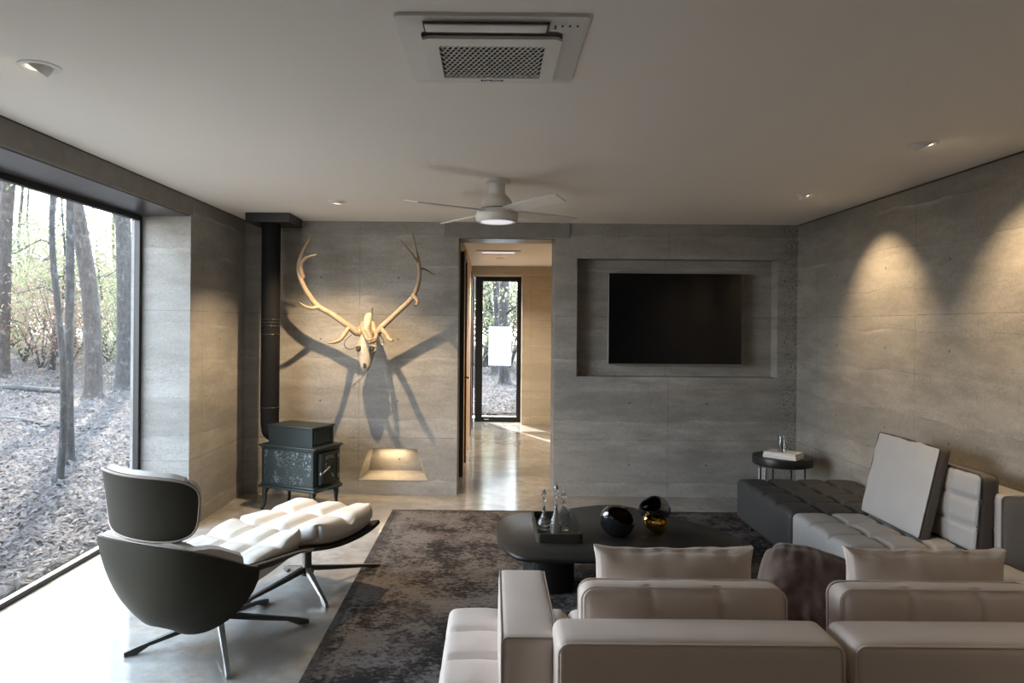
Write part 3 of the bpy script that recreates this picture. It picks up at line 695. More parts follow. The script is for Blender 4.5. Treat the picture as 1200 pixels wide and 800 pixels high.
def seat(name, mat, x0, x1, y0, y1, z0, z1, parent, nx, ny, step=.016, r=.035):
    cx, cy2, cz = (x0+x1)/2, (y0+y1)/2, (z0+z1)/2; hx, hy, hz = (x1-x0)/2, (y1-y0)/2, (z1-z0)/2
    m = MB().soft(hx, hy, hz, r, T(cx, cy2, cz), step, (0, 0, .006), tuft(nx, ny, -hx, hx, -hy, hy))
    o = m.build(name, mat, parent, angle=80)
    return o
def piping(mb, hx, hy, r, M_, rad_=.004, z=0):
    mb.ring([(x, y, z) for x, y in rr(hx, hy, r, 5)], rad_, 6, M_)

def upright(name, mat, w, h, th, M_, parent=None, r=.04, bul=.012, nseam=0, pip=True, wr=.004, slack=0, seed=0, pipmat=None, hseam=0, ear=0, side=None):
    """cushion or back block: local x = width, z = height, y = thickness, origin bottom centre"""
    def dsp(p, a):
        v = wr*mn.noise(Vector((p.x*9+seed, p.y*9, p.z*9)))
        gx = 0
        if nseam:
            f = (a[0]+1)/2*nseam; k = abs(f-round(f))*w/nseam
            if 0 < round(f) < nseam: gx = -.013*math.exp(-(k/.013)**2)
        if hseam:
            f = (a[2]+1)/2*hseam; k = abs(f-round(f))*h/hseam
            if 0 < round(f) < hseam: gx = min(gx, -.013*math.exp(-(k/.013)**2))
        s_ = 1 if a[1] > 0 else -1
        if ear: v += -.20*th*max(abs(a[0]), abs(a[2]))**6+.008*sin(a[0]*23+seed)*max(0, abs(a[2])-.75)*2
        ex_ = ear*(abs(a[0])*abs(a[2]))**8
        top = -slack*(1-a[0]**2)*max(0, a[2])**3
        return (ex_*a[0], s_*(v+gx)*(1 if abs(a[1]) > .5 else .3), top+(v*.6 if not ear else wr*mn.noise(p*9))+ex_*a[2])
    m = MB().soft(w/2, th/2, h/2, r, M_ @ T(0, 0, h/2), .016, (0, bul, .004), dsp)
    o = m.build(name, mat, parent, angle=80)
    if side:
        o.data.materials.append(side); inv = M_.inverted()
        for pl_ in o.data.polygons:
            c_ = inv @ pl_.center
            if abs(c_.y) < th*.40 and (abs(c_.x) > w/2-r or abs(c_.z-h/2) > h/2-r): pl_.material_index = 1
    if pip:
        pm = MB()
        for s_ in (-1, 1):
            ring = [(x, s_*(th/2-r*.30), h/2+z) for x, z in rr(w/2-r*.02, h/2-r*.02, r, 5)]
            ring = [(x*.992, y, h/2+(z-h/2)*.992-slack*(1-(2*x/w)**2)*max(0, (z-h/2)/(h/2))**3) for x, y, z in ring]
            pm.ring(ring, .0035, 6, M_)
        pm.build('piping', pipmat or mat, o)
    return o

# ------------------------------------------------------------------ near sofa run (back towards the viewer)
def sofa_near(label, x0, x1, xb0, arm):
    s = thing('sofa_module', label, 'sofa', (0, 0, 0), 0, 'beige sofa modules with backs to the viewer')
    seat('seat', M['beige'], x0, x1, 2.44, 3.17, .12, .415, s, 5 if arm else 4, 3)
    MB().box(x0+.04, x1-.04, 2.30, 3.10, .06, .118).build('base', M['charcoal'], s, smooth=False)
    for (lx, ly) in ((x0+.08, 2.34), (x1-.08, 2.34), (x0+.08, 3.04), (x1-.08, 3.04)):
        MB().lathe([(.016, RZ), (.018, .03), (.018, .06)], 16, T(lx, ly, 0)).build('foot', M['steel'], s)
    w = x1-.006-xb0
    # back block
    def sh(p, a): return p
    m = MB().soft(w/2, .105, .285, .035, T(xb0+w/2, 2.325, .400), .03, (0, .006, .006))
    b = m.build('backrest', M['beige'], s, angle=80)
    pm = MB()
    pm.ring([(xb0+w/2+x, 2.226, .400+z) for x, z in rr(w/2-.006, .278, .035, 5)], .0038, 6)
    pm.build('piping', M['beige'], b)
    return s
s1 = sofa_near('beige leather sofa module with the armrest and seat extension on its left', -.183, 1.128, .212, True)
m = MB().soft(.098, .335, .150, .022, T(.135, 2.705, .485), .03, (.006, .006, .006))
ar = m.build('armrest', M['beige'], s1, angle=80)
pm = MB()
for s_ in (-1, 1): pm.ring([(.135+s_*.094, 2.705+y, .485+z) for y, z in rr(.331, .146, .022, 5)], .0035, 6)
pm.ring([(.135+x, 2.374, .485+z) for x, z in rr(.094, .146, .02, 5)], .003, 6)
pm.build('piping', M['shellpipe'], ar)
s2 = sofa_near('beige leather sofa module at the lower right under the wider pair of cushions', 1.140, 2.06, 1.146, False)
def near_cushion(label, xc, w, z0, h, y, lean):
    o = thing('back_cushion', label, 'cushion', (xc, y, z0), 0, 'beige back cushions of the near sofa')
    upright('cover', M['beige'], w, h, .125, R(lean, 'X'), o, .045, .012, 3, True, .003, .0, xc)
    return o
near_cushion('beige seamed back cushion on the left near sofa module', .680, .725, .425, .338, 2.515, -3)
near_cushion('beige seamed back cushion on the right near sofa module', 1.590, .735, .425, .338, 2.515, -3)
def pillow(label, xc, w, y, h, lean, z0=.430):
    o = thing('throw_pillow', label, 'pillow', (xc, y, z0), 0, 'beige loose pillows on the near sofa')
    upright('cover', M['beige'], w, h, .092, R(lean, 'X'), o, .022, .034, 0, False, .009, .006, xc*3, ear=.018)
    return o
pillow('beige leather loose pillow on the left near sofa module behind the coffee table', .698, .585, 2.685, .405, -3)
pillow('beige leather loose pillow on the right near sofa module beside the brown velvet pillow', 1.655, .585, 2.685, .405, -3)
# brown velvet pillow
bp = thing('velvet_pillow', 'crumpled brown velvet pillow leaning beside the right near sofa cushion', 'pillow', (1.235, 2.79, .428), rad(-14))
def vd(p, a):
    e_ = 1-.14*(abs(a[0])**2)*(abs(a[2])**2)
    q1 = Vector((p.x*9+p.z*5, p.y*3, p.z*11-p.x*4)); fold = .020*mn.noise(q1)+.008*mn.noise(q1*3.1)+.010*sin(p.x*70+p.z*50+6*mn.noise(q1))*max(0, .1-a[2])+.006*sin(p.x*130+2*mn.noise(q1*2))*max(0, a[2]-.3)
    return (p.x*(e_-1), (1 if a[1] > 0 else -1)*fold, p.z*(e_-1)+.008*mn.noise(p*12))
m = MB().soft(.20, .060, .185, .050, R(-20, 'X') @ R(10, 'Y') @ T(0, 0, .190), .011, (0, .045, 0), vd)
o = m.build('cover', M['velvet'], bp, angle=80)

# ------------------------------------------------------------------ right-hand sofa run
s3 = thing('sofa_module', 'grey leather tufted sofa module against the right wall', 'sofa', (0, 0, 0))
seat('seat', M['grey'], 2.052, 2.79, 3.30, 4.838, .115, .415, s3, 3, 6)
MB().box(2.10, 2.95, 3.36, 4.79, .06, .113).build('base', M['charcoal'], s3, smooth=False)
for lx, ly in ((2.14, 3.42), (2.9, 3.42), (2.14, 4.72), (2.9, 4.72)): MB().lathe([(.016, RZ if lx < 2.7 else .001), (.018, .03), (.018, .06)], 16, T(lx, ly, 0)).build('foot', M['steel'], s3)
m = MB().soft(.098, .47, .325, .03, T(2.895, 4.355, .448), .035, (.006, 0, .004)); b = m.build('backrest', M['grey'], s3, angle=80)
pm = MB(); pm.ring([(2.806+.006, 4.355+y, .448+z) for y, z in rr(.464, .32, .03, 5)], .0035, 6); pm.ring([(2.895+x, 3.889, .448+z) for x, z in rr(.093, .32, .03, 5)], .003, 6); pm.build('piping', M['grey'], b)
s4 = thing('sofa_ottoman', 'charcoal tufted backless sofa module at the far end by the round side table', 'ottoman', (0, 0, 0))
seat('seat', M['charcoal'], 2.047, 3.000, 4.850, 5.915, .095, .415, s4, 4, 4)
for lx, ly in ((2.14, 4.95), (2.9, 4.95), (2.14, 5.82), (2.9, 5.82)): MB().lathe([(.016, RZ if lx < 2.7 else .001), (.018, .05), (.018, .10)], 16, T(lx, ly, 0)).build('foot', M['steel'], s4)
# side faces stitched
RY = R(90)
o = thing('back_cushion', 'grey tufted back cushion standing behind the big square pillow', 'cushion', (2.742, 4.30, .425), rad(-90))
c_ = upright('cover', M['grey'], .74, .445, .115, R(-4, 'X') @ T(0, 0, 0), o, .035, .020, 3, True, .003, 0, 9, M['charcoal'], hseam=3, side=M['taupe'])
o = thing('throw_pillow', 'large square grey pillow leaning on the right-hand sofa back', 'pillow', (2.565, 4.525, .428), rad(-90))
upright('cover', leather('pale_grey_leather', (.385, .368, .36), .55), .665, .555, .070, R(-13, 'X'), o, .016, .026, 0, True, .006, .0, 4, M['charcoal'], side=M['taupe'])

# ------------------------------------------------------------------ coffee table
ct = thing('coffee_table', 'low dark pebble-shaped coffee table on the rug', 'table', (0, 0, 0))
tp = [(.035, 4.55), (.045, 4.70), (.11, 4.84), (.22, 4.92), (.45, 4.985), (.60, 5.08), (.78, 5.16), (.96, 5.145), (1.14, 4.97), (1.34, 4.74), (1.48, 4.53), (1.53, 4.38), (1.50, 4.24), (1.38, 4.12), (1.15, 4.02), (.80, 3.96), (.42, 3.955), (.22, 3.965), (.13, 4.03), (.08, 4.16), (.045, 4.34)]
def smooth_poly(p, n=4):
    P = [Vector((a, b, 0)) for a, b in p]; m_ = len(P); out = []
    for i in range(m_):
        p0, p1, p2, p3 = P[i-1], P[i], P[(i+1) % m_], P[(i+2) % m_]
        for k in range(n):
            t_ = k/n; v_ = .5*((2*p1)+(-p0+p2)*t_+(2*p0-5*p1+4*p2-p3)*t_*t_+(-p0+3*p1-3*p2+p3)*t_**3); out.append((v_.x, v_.y))
    return out
MB().prism(smooth_poly(tp)[::-1][::-1], .352, .380, None, .006).build('tabletop', M['tabletop'], ct, angle=50)
def ped(cx, cy2, rx, ry):
    m = MB(); n = 64; pr = [(1.0, RZ), (1.0, .02), (1.0, .352)]; vs_ = []; fs = []
    for r_, z_ in pr:
        for k in range(n):
            q_ = 2*pi*k/n; w_ = r_*(1-.012*(k % 2)); vs_.append((cx+rx*w_*cos(q_), cy2+ry*w_*sin(q_), z_))
    for i in range(2):
        for k in range(n): fs.append((i*n+k, i*n+(k+1) % n, (i+1)*n+(k+1) % n, (i+1)*n+k))
    fs += [tuple(range(n-1, -1, -1)), tuple(2*n+k for k in range(n))]
    m.add(vs_, fs).build('pedestal', M['tabletop'], ct, angle=20)
ped(.375, 4.56, .165, .165); ped(1.05, 4.55, .20, .20)
# tray and decanters
tr = thing('tray', 'deep dark square tray on the coffee table holding three decanters', 'tray', (.415, 4.50, .3805))
m = MB(); hx, hy = .140, .265
frame_ring(m, rr(hx, hy, .03), rr(hx-.012, hy-.012, .022), 0, .055, 0, .055)
n = 28
m2 = MB()
po, pi_ = rr(hx, hy, .03), rr(hx-.012, hy-.012, .022); nn = len(po)
vs_ = [(x, y, 0) for x, y in po]+[(x, y, .055) for x, y in po]+[(x, y, .055) for x, y in pi_]+[(x, y, .008) for x, y in pi_]; fs = []
for k in range(nn):
    j = (k+1) % nn
    fs += [(k, j, nn+j, nn+k), (nn+k, nn+j, 2*nn+j, 2*nn+k), (2*nn+k, 2*nn+j, 3*nn+j, 3*nn+k)]
fs += [tuple(range(nn-1, -1, -1)), tuple(3*nn+k for k in range(nn))]
m2.add(vs_, fs).build('tray_body', M['tray'], tr, angle=50)
TZ = .3895
def decanter(label, x, y, prof, stop, n=24, sq=0):
    o = thing('decanter', label, 'decanter', (x, y, TZ), 0, 'crystal decanters on the tray')
    MB().lathe(prof, n, None, sq).build('bottle', M['crystal'], o, angle=30)
    MB().lathe(stop, 10).build('stopper', M['crystal'], o, angle=20)
decanter('round-bodied crystal decanter, left one on the tray', .338, 4.50, [(.030, 0), (.042, .008), (.046, .028), (.036, .055), (.020, .080), (.011, .105), (.009, .175), (.015, .182), (.015, .187), (.008, .189)], [(.006, .190), (.010, .198), (.016, .215), (.014, .232), (.004, .250), (.001, .252)])
decanter('tall tapering crystal decanter, middle one on the tray', .405, 4.40, [(.028, 0), (.034, .01), (.036, .05), (.030, .09), (.018, .125), (.011, .16), (.010, .225), (.016, .232), (.016, .238), (.008, .240)], [(.006, .241), (.012, .25), (.018, .272), (.013, .295), (.004, .31), (.001, .312)])
decanter('square-shouldered crystal decanter, right one on the tray', .463, 4.50, [(.032, 0), (.034, .004), (.034, .105), (.031, .118), (.016, .135), (.010, .145), (.010, .165), (.016, .170), (.016, .176), (.008, .178)], [(.006, .179), (.009, .185), (.017, .205), (.013, .225), (.003, .24), (.001, .242)], 16, 6)
# sculptures
def bowl(mb_out, mb_in, hx, hy, hz, cut, Mt, th=.012, seed=0, pw=2.2):
    """pebble-shaped open vessel: closed bottom, wide tilted mouth"""
    def f(s_, rr_):
        def g(u, v):
            al = 2*pi*u; be = -pi/2 + v*(pi/2+cut)
            cb, sb = cos(be), sin(be)
            k = 1-.16*cos(al)*(sb+1)
            return Vector(((hx-rr_)*cb*cos(al)*k, (hy-rr_)*cb*sin(al), (hz-rr_)*sb))
        return g
    nu, nv = 36, 18
    o_, i_ = f(1, 0), f(1, th)
    mb_out.grid(lambda u, v: o_(u, v), nu, nv, Mt)
    mb_in.grid(lambda u, v: i_(u, v), nu, nv, Mt, flip=True)
    vs_ = [o_(k/nu, 1) for k in range(nu)]+[i_(k/nu, 1) for k in range(nu)]
    mb_out.add(vs_, [(k, (k+1) % nu, nu+(k+1) % nu, nu+k) for k in range(nu)], Mt)
t1 = thing('glass_vessel', 'black glass pebble vessel with open tilted mouth on the coffee table', 'vessel', (.795, 4.37, .3805), 0)
a_, b_ = MB(), MB(); bowl(a_, b_, .112, .085, .115, .55, T(0, 0, .098) @ R(34, 'X') @ R(22, 'Y'), .012)
a_.build('outer_glass', M['blackglass'], t1, angle=60); b_.build('inner_glass', simple('smoke_gold_glass', (.10, .055, .02), .08, .6, bst=.1, bsc=12), t1, angle=60)
t2 = thing('glass_vessel', 'gold and black glass pebble sculpture on the coffee table, right one', 'vessel', (1.06, 4.52, .3805), 0)
a_, b_ = MB(), MB(); bowl(a_, b_, .098, .075, .105, .75, T(.005, .03, .132) @ R(48, 'X') @ R(-28, 'Y'), .010)
a_.build('outer_glass', M['blackglass'], t2, angle=60); b_.build('inner_glass', M['blackglass'], t2, angle=60)
a_, b_ = MB(), MB(); bowl(a_, b_, .082, .068, .066, .60, T(-.004, -.025, .063) @ R(42, 'X') @ R(12, 'Y'), .010)
a_.build('gold_bowl', M['gold'], t2, angle=60); b_.build('gold_inner', M['gold'], t2, angle=60)

# ------------------------------------------------------------------ side table with books and tumbler
sd_ = thing('side_table', 'round black side table in the corner behind the charcoal ottoman', 'table', (2.625, 6.385, 0))
MB().lathe([(.245, .452), (.255, .458), (.258, .47), (.258, .522), (.254, .530), (.24, .531), (.001, .531)], 64).build('tabletop', M['tabletop'], sd_, angle=40)
for k in range(4):
    q_ = rad(45+90*k); MB().tube([(.20*cos(q_), .20*sin(q_), .452), (.20*cos(q_), .20*sin(q_), .012)], .008, 10).build('leg', M['black'], sd_)
MB().ring([(.20*cos(2*pi*k/40), .20*sin(2*pi*k/40), .012) for k in range(40)], .008, 8).build('base_ring', M['black'], sd_)
def book(label, z, w, d, h, rz, x=2.60, y=6.30):
    o = thing('book', label, 'book', (x, y, z), rad(rz), 'white books on the round side table')
    bevel(MB().box(-w/2+.004, w/2-.004, -d/2+.004, d/2-.004, .003, h-.003).build('pages', M['pages'], o, smooth=False), .001)
    m = MB(); m.box(-w/2, w/2, -d/2, d/2, 0, .003); m.box(-w/2, w/2, -d/2, d/2, h-.003, h); m.box(-w/2, -w/2+.003, -d/2, d/2, .003, h-.003)
    m.build('cover', M['paper'], o, smooth=False)
book('lower white book of the two on the round side table', .5315, .29, .21, .026, -42); book('upper white book directly under the clear tumbler', .558, .28, .20, .022, -43)
tb = tag(MB().lathe([(.036, 0), (.038, .002), (.040, .135), (.040, .137), (.0375, .137), (.0355, .010), (.001, .008)], 32, None).build('drinking_glass', M['tumbler'], None, angle=40), 'clear straight glass tumbler standing on the white books', 'glass'); tb.location = (2.592, 6.315, .5805)

# ------------------------------------------------------------------ lounge chair
CH = (-1.45, 3.80); CA = 24   # chair turned clockwise
ch = thing('lounge_chair', 'swivel lounge chair with olive leather shell and cream cushions', 'armchair', (CH[0], CH[1], 0), rad(-CA))
# lower back shell
A, B, C0, ZR, YC = .415, .37, .465, .645, -.155
def spow(v, p): return math.copysign(abs(v)**p, v)
def plan(al, off, p=.72): return (A-off)*spow(sin(al), p)-.02, YC-(B-off)*spow(cos(al), p)
def bshell(off=0):
    def f(u, v):
        al = rad(-90+180*u); w_ = abs(2*u-1)
        be = v*rad(82)*(1-w_**3.0*.90); px, py = plan(al, off, .72+.28*min(1, v*1.5)); k = cos(be)**.85
        qx, qy = -.01, -.27
        z = ZR-(C0-off)*sin(be)-.165*w_**2.6
        return (qx+(px-qx)*k, qy+(py-qy)*k, z)
    return f
MB().shell(bshell(), 60, 24, -.018).build('back_shell', M['shell'], ch, angle=70)
f_ = bshell(.001)
edge = [f_(i/56, 0) for i in range(57)]+[f_(1-i/56, 1) for i in range(1, 56)]
MB().ring(edge, .0045, 8).build('shell_piping', M['shellpipe'], ch)
def bcush(u, v):
    al = rad(-84+168*u); w_ = abs(2*u-1)
    be = rad(-1)+v*rad(66)*(1-w_**3*.6); off = .050
    lump = .020*abs(sin(pi*u*4))**.7
    px, py = plan(al, off+lump, .72+.28*min(1, v*1.5)); k = cos(be)**.85; qx, qy = -.01, -.20
    z = ZR-.004-(C0-off)*sin(be)-.090*w_**2.4+.012*abs(sin(pi*u*4))*(1-v)
    return (qx+(px-qx)*k, qy+(py-qy)*k, z+.003*mn.noise(Vector((u*30, 0, v*5))))
MB().shell(bcush, 72, 24, -.050).build('back_cushion', M['cream'], ch, angle=80)
# headrest
def hshell(off=0, sc=1.0):
    def f(u, v):
        s_ = 2*u-1; t_ = 2*v-1
        p_ = 4.0; m_ = (abs(s_)**p_+abs(t_)**p_)**(1/p_); mx_ = max(abs(s_), abs(t_), 1e-6)
        s2, t2_ = s_*mx_/max(m_, 1e-6), t_*mx_/max(m_, 1e-6)
        wv = .345*sc*(1+.08*t2_); al = s2*wv/.46
        x = (.46-off)*sin(al)-.025; y = -(.46-off)*cos(al)+.46
        z = t2_*.155*sc
        return (x, y-.545-.16*(z), .812+z-.010*s2)
    return f
MB().shell(hshell(), 40, 20, -.020).build('headrest_shell', M['shell'], ch, angle=70)
f_ = hshell(.001); n_ = 30
edge = [f_(i/n_, 0) for i in range(n_)]+[f_(1, i/n_) for i in range(n_)]+[f_(1-i/n_, 1) for i in range(n_)]+[f_(0, 1-i/n_) for i in range(n_)]
MB().ring(edge, .0055, 8).build('headrest_piping', M['shellpipe'], ch)
def hc(u, v):
    p = hshell(.020+.028*min(1, 4*min(u, 1-u, v, 1-v))**.5, .97)(u, v); return (p[0], p[1], p[2]+.006+.004*mn.noise(Vector(p)*20))
MB().shell(hc, 40, 16, -.03).build('headrest_cushion', M['cream'], ch, angle=80)
# seat shell + cushion
def sshell(off=0, w0=.335):
    def f(u, v):
        s_ = 2*u-1; w_ = w0*(1-.10*(1-v))-off
        y = -.36+.77*v; z = .225+.150*v**1.5+.265*abs(s_)**2.6*(1-.76*v)+.05*max(0, .25-v)*4*.5+off*1.0
        e_ = (abs(s_)**2.5)*.05*(v**4); return (s_*w_, y-e_, z-.03*(v**6))
    return f
MB().shell(sshell(), 36, 24, .016).build('seat_shell', M['shell'], ch, angle=70)
f_ = sshell(); edge = [f_(0, i/30) for i in range(30)]+[f_(i/30, 1) for i in range(30)]+[f_(1, 1-i/30) for i in range(31)]
MB().tube(edge, .0055, 8).build('seat_piping', M['shellpipe'], ch)
def scush(p, a):
    k = max(0, a[2]); f = (a[1]+1)/2*3; g = (a[0]+1)/2*3
    sx_ = math.exp(-(abs(f-round(f))/.13)**2) if 0 < round(f) < 3 else 0
    sy_ = math.exp(-(abs(g-round(g))/.10)**2) if 0 < round(g) < 3 else 0
    z = -.022*max(sx_, sy_)*k+.004*mn.noise(Vector((p.x*16, p.y*10, 0)))*k
    bow = .095*((a[1]+1)/2)**1.6+.055*abs(a[0])**3
    cq = 1-.10*abs(a[0])**4*abs(a[1])**4; return (p.x*(cq-1), p.y*(cq-1), z+bow)
MB().soft(.282, .350, .062, .055, T(0, .05, .335), .018, (.0, 0, .03), scush).build('seat_cushion', M['cream'], ch, angle=80)
# swivel base in world-aligned angles
MB().lathe([(.045, .10), (.050, .12), (.035, .14), (.030, .26)], 24).build('column', M['steel'], ch)
def blade_leg(dx, dy, z1=.135, zf=.004, tip=.012, M0=None, w=.020):
    m = MB(); L_ = math.hypot(dx, dy); a_ = math.degrees(math.atan2(dy, dx)); vs_ = []; fs = []
    N = 8
    for i in range(N+1):
        t_ = i/N; x = t_*L_; top = z1-(z1-.028)*t_**.9; bot = top-.030*(1-t_*.55); 
        if i == N: bot = zf; top = .024
        if i == N-1: bot = zf
        hw = w*(1-.45*t_)
        vs_ += [(x, -hw, bot), (x, hw, bot), (x, hw*.8, top), (x, -hw*.8, top)]
    for i in range(N):
        for k in range(4): fs.append((i*4+k, (i+1)*4+k, (i+1)*4+(k+1) % 4, i*4+(k+1) % 4))
    fs += [(0, 1, 2, 3), (N*4+3, N*4+2, N*4+1, N*4)]
    m.add(vs_, fs, (M0 or Matrix()) @ R(a_)); return m
W2L = R(CA)
for (fx, fy, mt) in ((-1.833, 3.549, 'steel'), (-1.228, 3.336, 'steel_light'), (-1.015, 3.974, 'steel'), (-1.34, 4.262, 'steel')):
    blade_leg(fx-CH[0], fy-CH[1], M0=W2L).build('leg', M[mt], ch)
# footstool
FO = (-1.165, 4.50); FA = -24
fo = thing('footstool', 'cream cushioned footstool on a steel cross base in front of the stove', 'footstool', (FO[0], FO[1], 0), rad(FA))
def fshell(u, v):
    s_, t_ = 2*u-1, 2*v-1; z = .328+.030*abs(t_)**2+.028*abs(s_)**2.4
    e_ = 1-.05*abs(s_)**3*abs(t_)**3
    return (s_*.350*e_, t_*.330*e_, z+.012*s_)
MB().shell(fshell, 30, 24, -.022).build('seat_shell', M['shell'], fo, angle=70)
def fc(p, a):
    k = max(0, a[2]); f = (a[0]+1)/2*3; g = (a[1]+1)/2*2
    sa = math.exp(-(abs(f-round(f))/.17)**2) if 0 < round(f) < 3 else 0
    sb = math.exp(-(abs(g-round(g))/.11)**2) if 0 < round(g) < 2 else 0
    wr_ = .006*mn.noise(Vector((p.x*34, p.y*8, 0)))*min(1, abs(a[1])**4+.15)
    z = (-.030*max(sa, sb)+wr_)*k; cq = 1-.12*abs(a[0])**4*abs(a[1])**4
    return (p.x*(cq-1), p.y*(cq-1), z+.030*abs(a[1])**2+.028*abs(a[0])**2.4+.012*a[0])
MB().soft(.343, .322, .060, .058, T(0, 0, .398), .015, (0, 0, .038), fc).build('cushion', M['cream'], fo, angle=80)
MB().lathe([(.040, .09), (.045, .11), (.030, .13), (.028, .325)], 24).build('column', M['steel'], fo)
for (fx, fy, mt, zf) in ((-.766, 4.91-.01, 'steel', .015), (-.965, 4.191, 'steel_light', .003), (-1.50, 4.12, 'steel', .003), (-1.40, 4.84, 'steel', .003)):
    blade_leg(fx-FO[0], fy-FO[1], .150, zf, M0=R(-FA)).build('leg', M[mt], fo)
#EXTERIOR
# ------------------------------------------------------------------ outside
def gz(x, y):
    d = max(0, -3.2-x); dy = max(0, y-12.9)
    base = -.06+.020*min(d+max(0, y-4)*.9*(1 if x < -3 else .6), 40)
    return base + .10*mn.noise(Vector((x*.35, y*.35, 0)))*min(1, (d+dy)/2+.1)+.045*mn.noise(Vector((x*1.3, y*1.3, 3)))*min(1, (d+dy)+.1)
def gfn(x0, x1, y0, y1):
    return lambda u, v: (x0+(x1-x0)*u, y0+(y1-y0)*v, gz(x0+(x1-x0)*u, y0+(y1-y0)*v))
m = MB(); m.grid(gfn(-40, -2.90, -6, 48), 150, 200); m.grid(gfn(-3.1, 24, 12.97, 48), 100, 130)
struct(m.build('ground', M['ground']))
# leaf litter
rnd = random.Random(3)
m = MB()
def leaf(mb, x, y, z, s, tilt=.5, r=rnd):
    a = r.uniform(0, 6.28); nx_, ny_ = r.uniform(-tilt, tilt), r.uniform(-tilt, tilt)
    ca, sa = cos(a), sin(a); pts = []
    for px, py, pz in ((-s, 0, 0), (0, -s*.45, .25*s), (s, 0, 0), (0, s*.45, .25*s)):
        X_ = px*ca-py*sa; Y_ = px*sa+py*ca; pts.append((x+X_, y+Y_, z+pz+X_*nx_+Y_*ny_))
    b = len(mb.v); mb.v += pts; mb.f.append((b, b+1, b+2)); mb.f.append((b, b+2, b+3))
for i in range(60000):
    d = rnd.random()**1.7; y = 4.0+26*d; x = -3.02-rnd.random()*(2.5+1.0*(y-2)); leaf(m, x, y, gz(x, y)+.02+rnd.random()*.03, rnd.uniform(.022, .042)*(1+.05*y), .8)
tag(m.build('fallen_leaves', M['litter'], None, smooth=False), 'dry fallen leaves covering the woodland floor beyond the big window', 'leaves', kind='stuff')
m = MB()
for i in range(14000):
    y = 13.05+16*rnd.random()**1.5; x = rnd.uniform(-2.0, 2.5)*(y/13); leaf(m, x, y, gz(x, y)+.02+rnd.random()*.03, rnd.uniform(.03, .06), .8)
tag(m.build('fallen_leaves', M['litter'], None, smooth=False), 'dry fallen leaves on the ground beyond the hallway glass door', 'leaves', kind='stuff')

def make_tree(name, label, x, y, h, r0, lean=(0, 0), bm='bark', lm='needles', nb=16, b0=.35, bl=1.6, nl=90, ls=.05, seed=1, group=None, fork=None, wob=.05, cs=.30):
    r = random.Random(seed); o = thing(name, label, 'tree', (x, y, gz(x, y)-.05), 0, group)
    P = []; n = 12
    for i in range(n+1):
        t_ = i/n; P.append(Vector((lean[0]*t_*h+wob*mn.noise(Vector((seed, t_*4, 0)))*h*.12, lean[1]*t_*h+wob*mn.noise(Vector((seed+9, t_*4, 0)))*h*.12, t_*h)))
    m = MB(); sp = spline(P, 4)
    m.tube(sp, [r0*(1.25 if k == 0 else 1.0)*(1-.62*(k/len(sp)))*(1+.25*math.exp(-k*1.0)) for k in range(len(sp))], 12)
    m.build('trunk', M[bm], o)
    bm_ = MB(); lf = MB()
    for k in range(nb):
        t_ = b0+(1-b0)*(k+r.random())/nb; p0 = sp[min(len(sp)-1, int(t_*(len(sp)-1)))]
        a = r.uniform(0, 6.28); L_ = bl*(1.15-.75*t_)*r.uniform(.6, 1.2); up = r.uniform(-.1, .5)
        d = Vector((cos(a), sin(a), up)); pts = [p0]
        for q in range(1, 5): pts.append(p0+d*L_*q/4+Vector((r.uniform(-.1, .1), r.uniform(-.1, .1), r.uniform(-.12, .12)))*L_)
        rb = r0*.30*(1-.5*t_); bs = spline(pts, 3); bm_.tube(bs, [rb*(1-.85*i/len(bs)) for i in range(len(bs))], 5)
        for q in range(4):
            c = bs[r.randint(4, len(bs)-1)]; d2 = Vector((r.uniform(-1, 1), r.uniform(-1, 1), r.uniform(-.3, .8)))*L_*.35
            bm_.tube([c, c+d2*.5+Vector((0, 0, .03)), c+d2], [rb*.4, rb*.28, rb*.1], 4)
            for _ in range(nl//4):
                w_ = c+d2*r.uniform(.1, 1.15)+Vector((r.gauss(0, cs), r.gauss(0, cs), r.gauss(0, cs*.55)))
                leaf(lf, w_.x, w_.y, w_.z, ls*r.uniform(.6, 1.4), 1.2, r)
    bm_.build('branches', M[bm], o)
    if nl: lf.build('foliage', M[lm], o, smooth=False)
    return o
# the five trunks that stand out through the big window
make_tree('tree', 'thin twisted grey trunk nearest the big window', -4.36, 7.15, 7, .036, (-.022, .02), 'bark', 'needles', 9, .42, 1.0, 16, .035, 11, wob=.10)
make_tree('tree', 'slender lichen-speckled trunk just behind the thin twisted one', -4.82, 8.1, 9, .054, (-.012, .01), 'bark', 'needles', 7, .45, 1.2, 16, .035, 12, wob=.05)
make_tree('tree', 'thick leaning brown pine trunk in the middle of the window', -7.65, 13.6, 13, .165, (-.085, .0), 'bark2', 'needles', 9, .34, 1.8, 24, .05, 13, wob=.15)
make_tree('tree', 'thick straight grey pine trunk beside the right edge of the window', -8.0, 15.4, 14, .185, (-.012, 0), 'bark', 'needles', 9, .34, 1.8, 24, .05, 14, wob=.1)
make_tree('tree', 'dark straight trunk at the left edge of the window view', -12.0, 17.3, 14, .19, (.01, .01), 'bark2', 'needles', 12, .30, 2.2, 40, .05, 15, wob=.1)
k = 0
bgl = [(-14.2, 24, 11, .07), (-18.5, 26, 12, .09), (-10.6, 23.5, 11, .06), (-17.0, 32, 13, .09), (-22, 33, 13, .10), (-12.0, 19.8, 8, .04), (-14.6, 21, 8, .04), (-11.4, 18.3, 6.5, .035), (-18, 38, 13, .1), (-25, 38, 13, .1), (-14.0, 30, 12, .08), (-29, 40, 13, .1), (-20.5, 29, 11, .07), (-16.0, 36, 12, .08)]
bgt = []
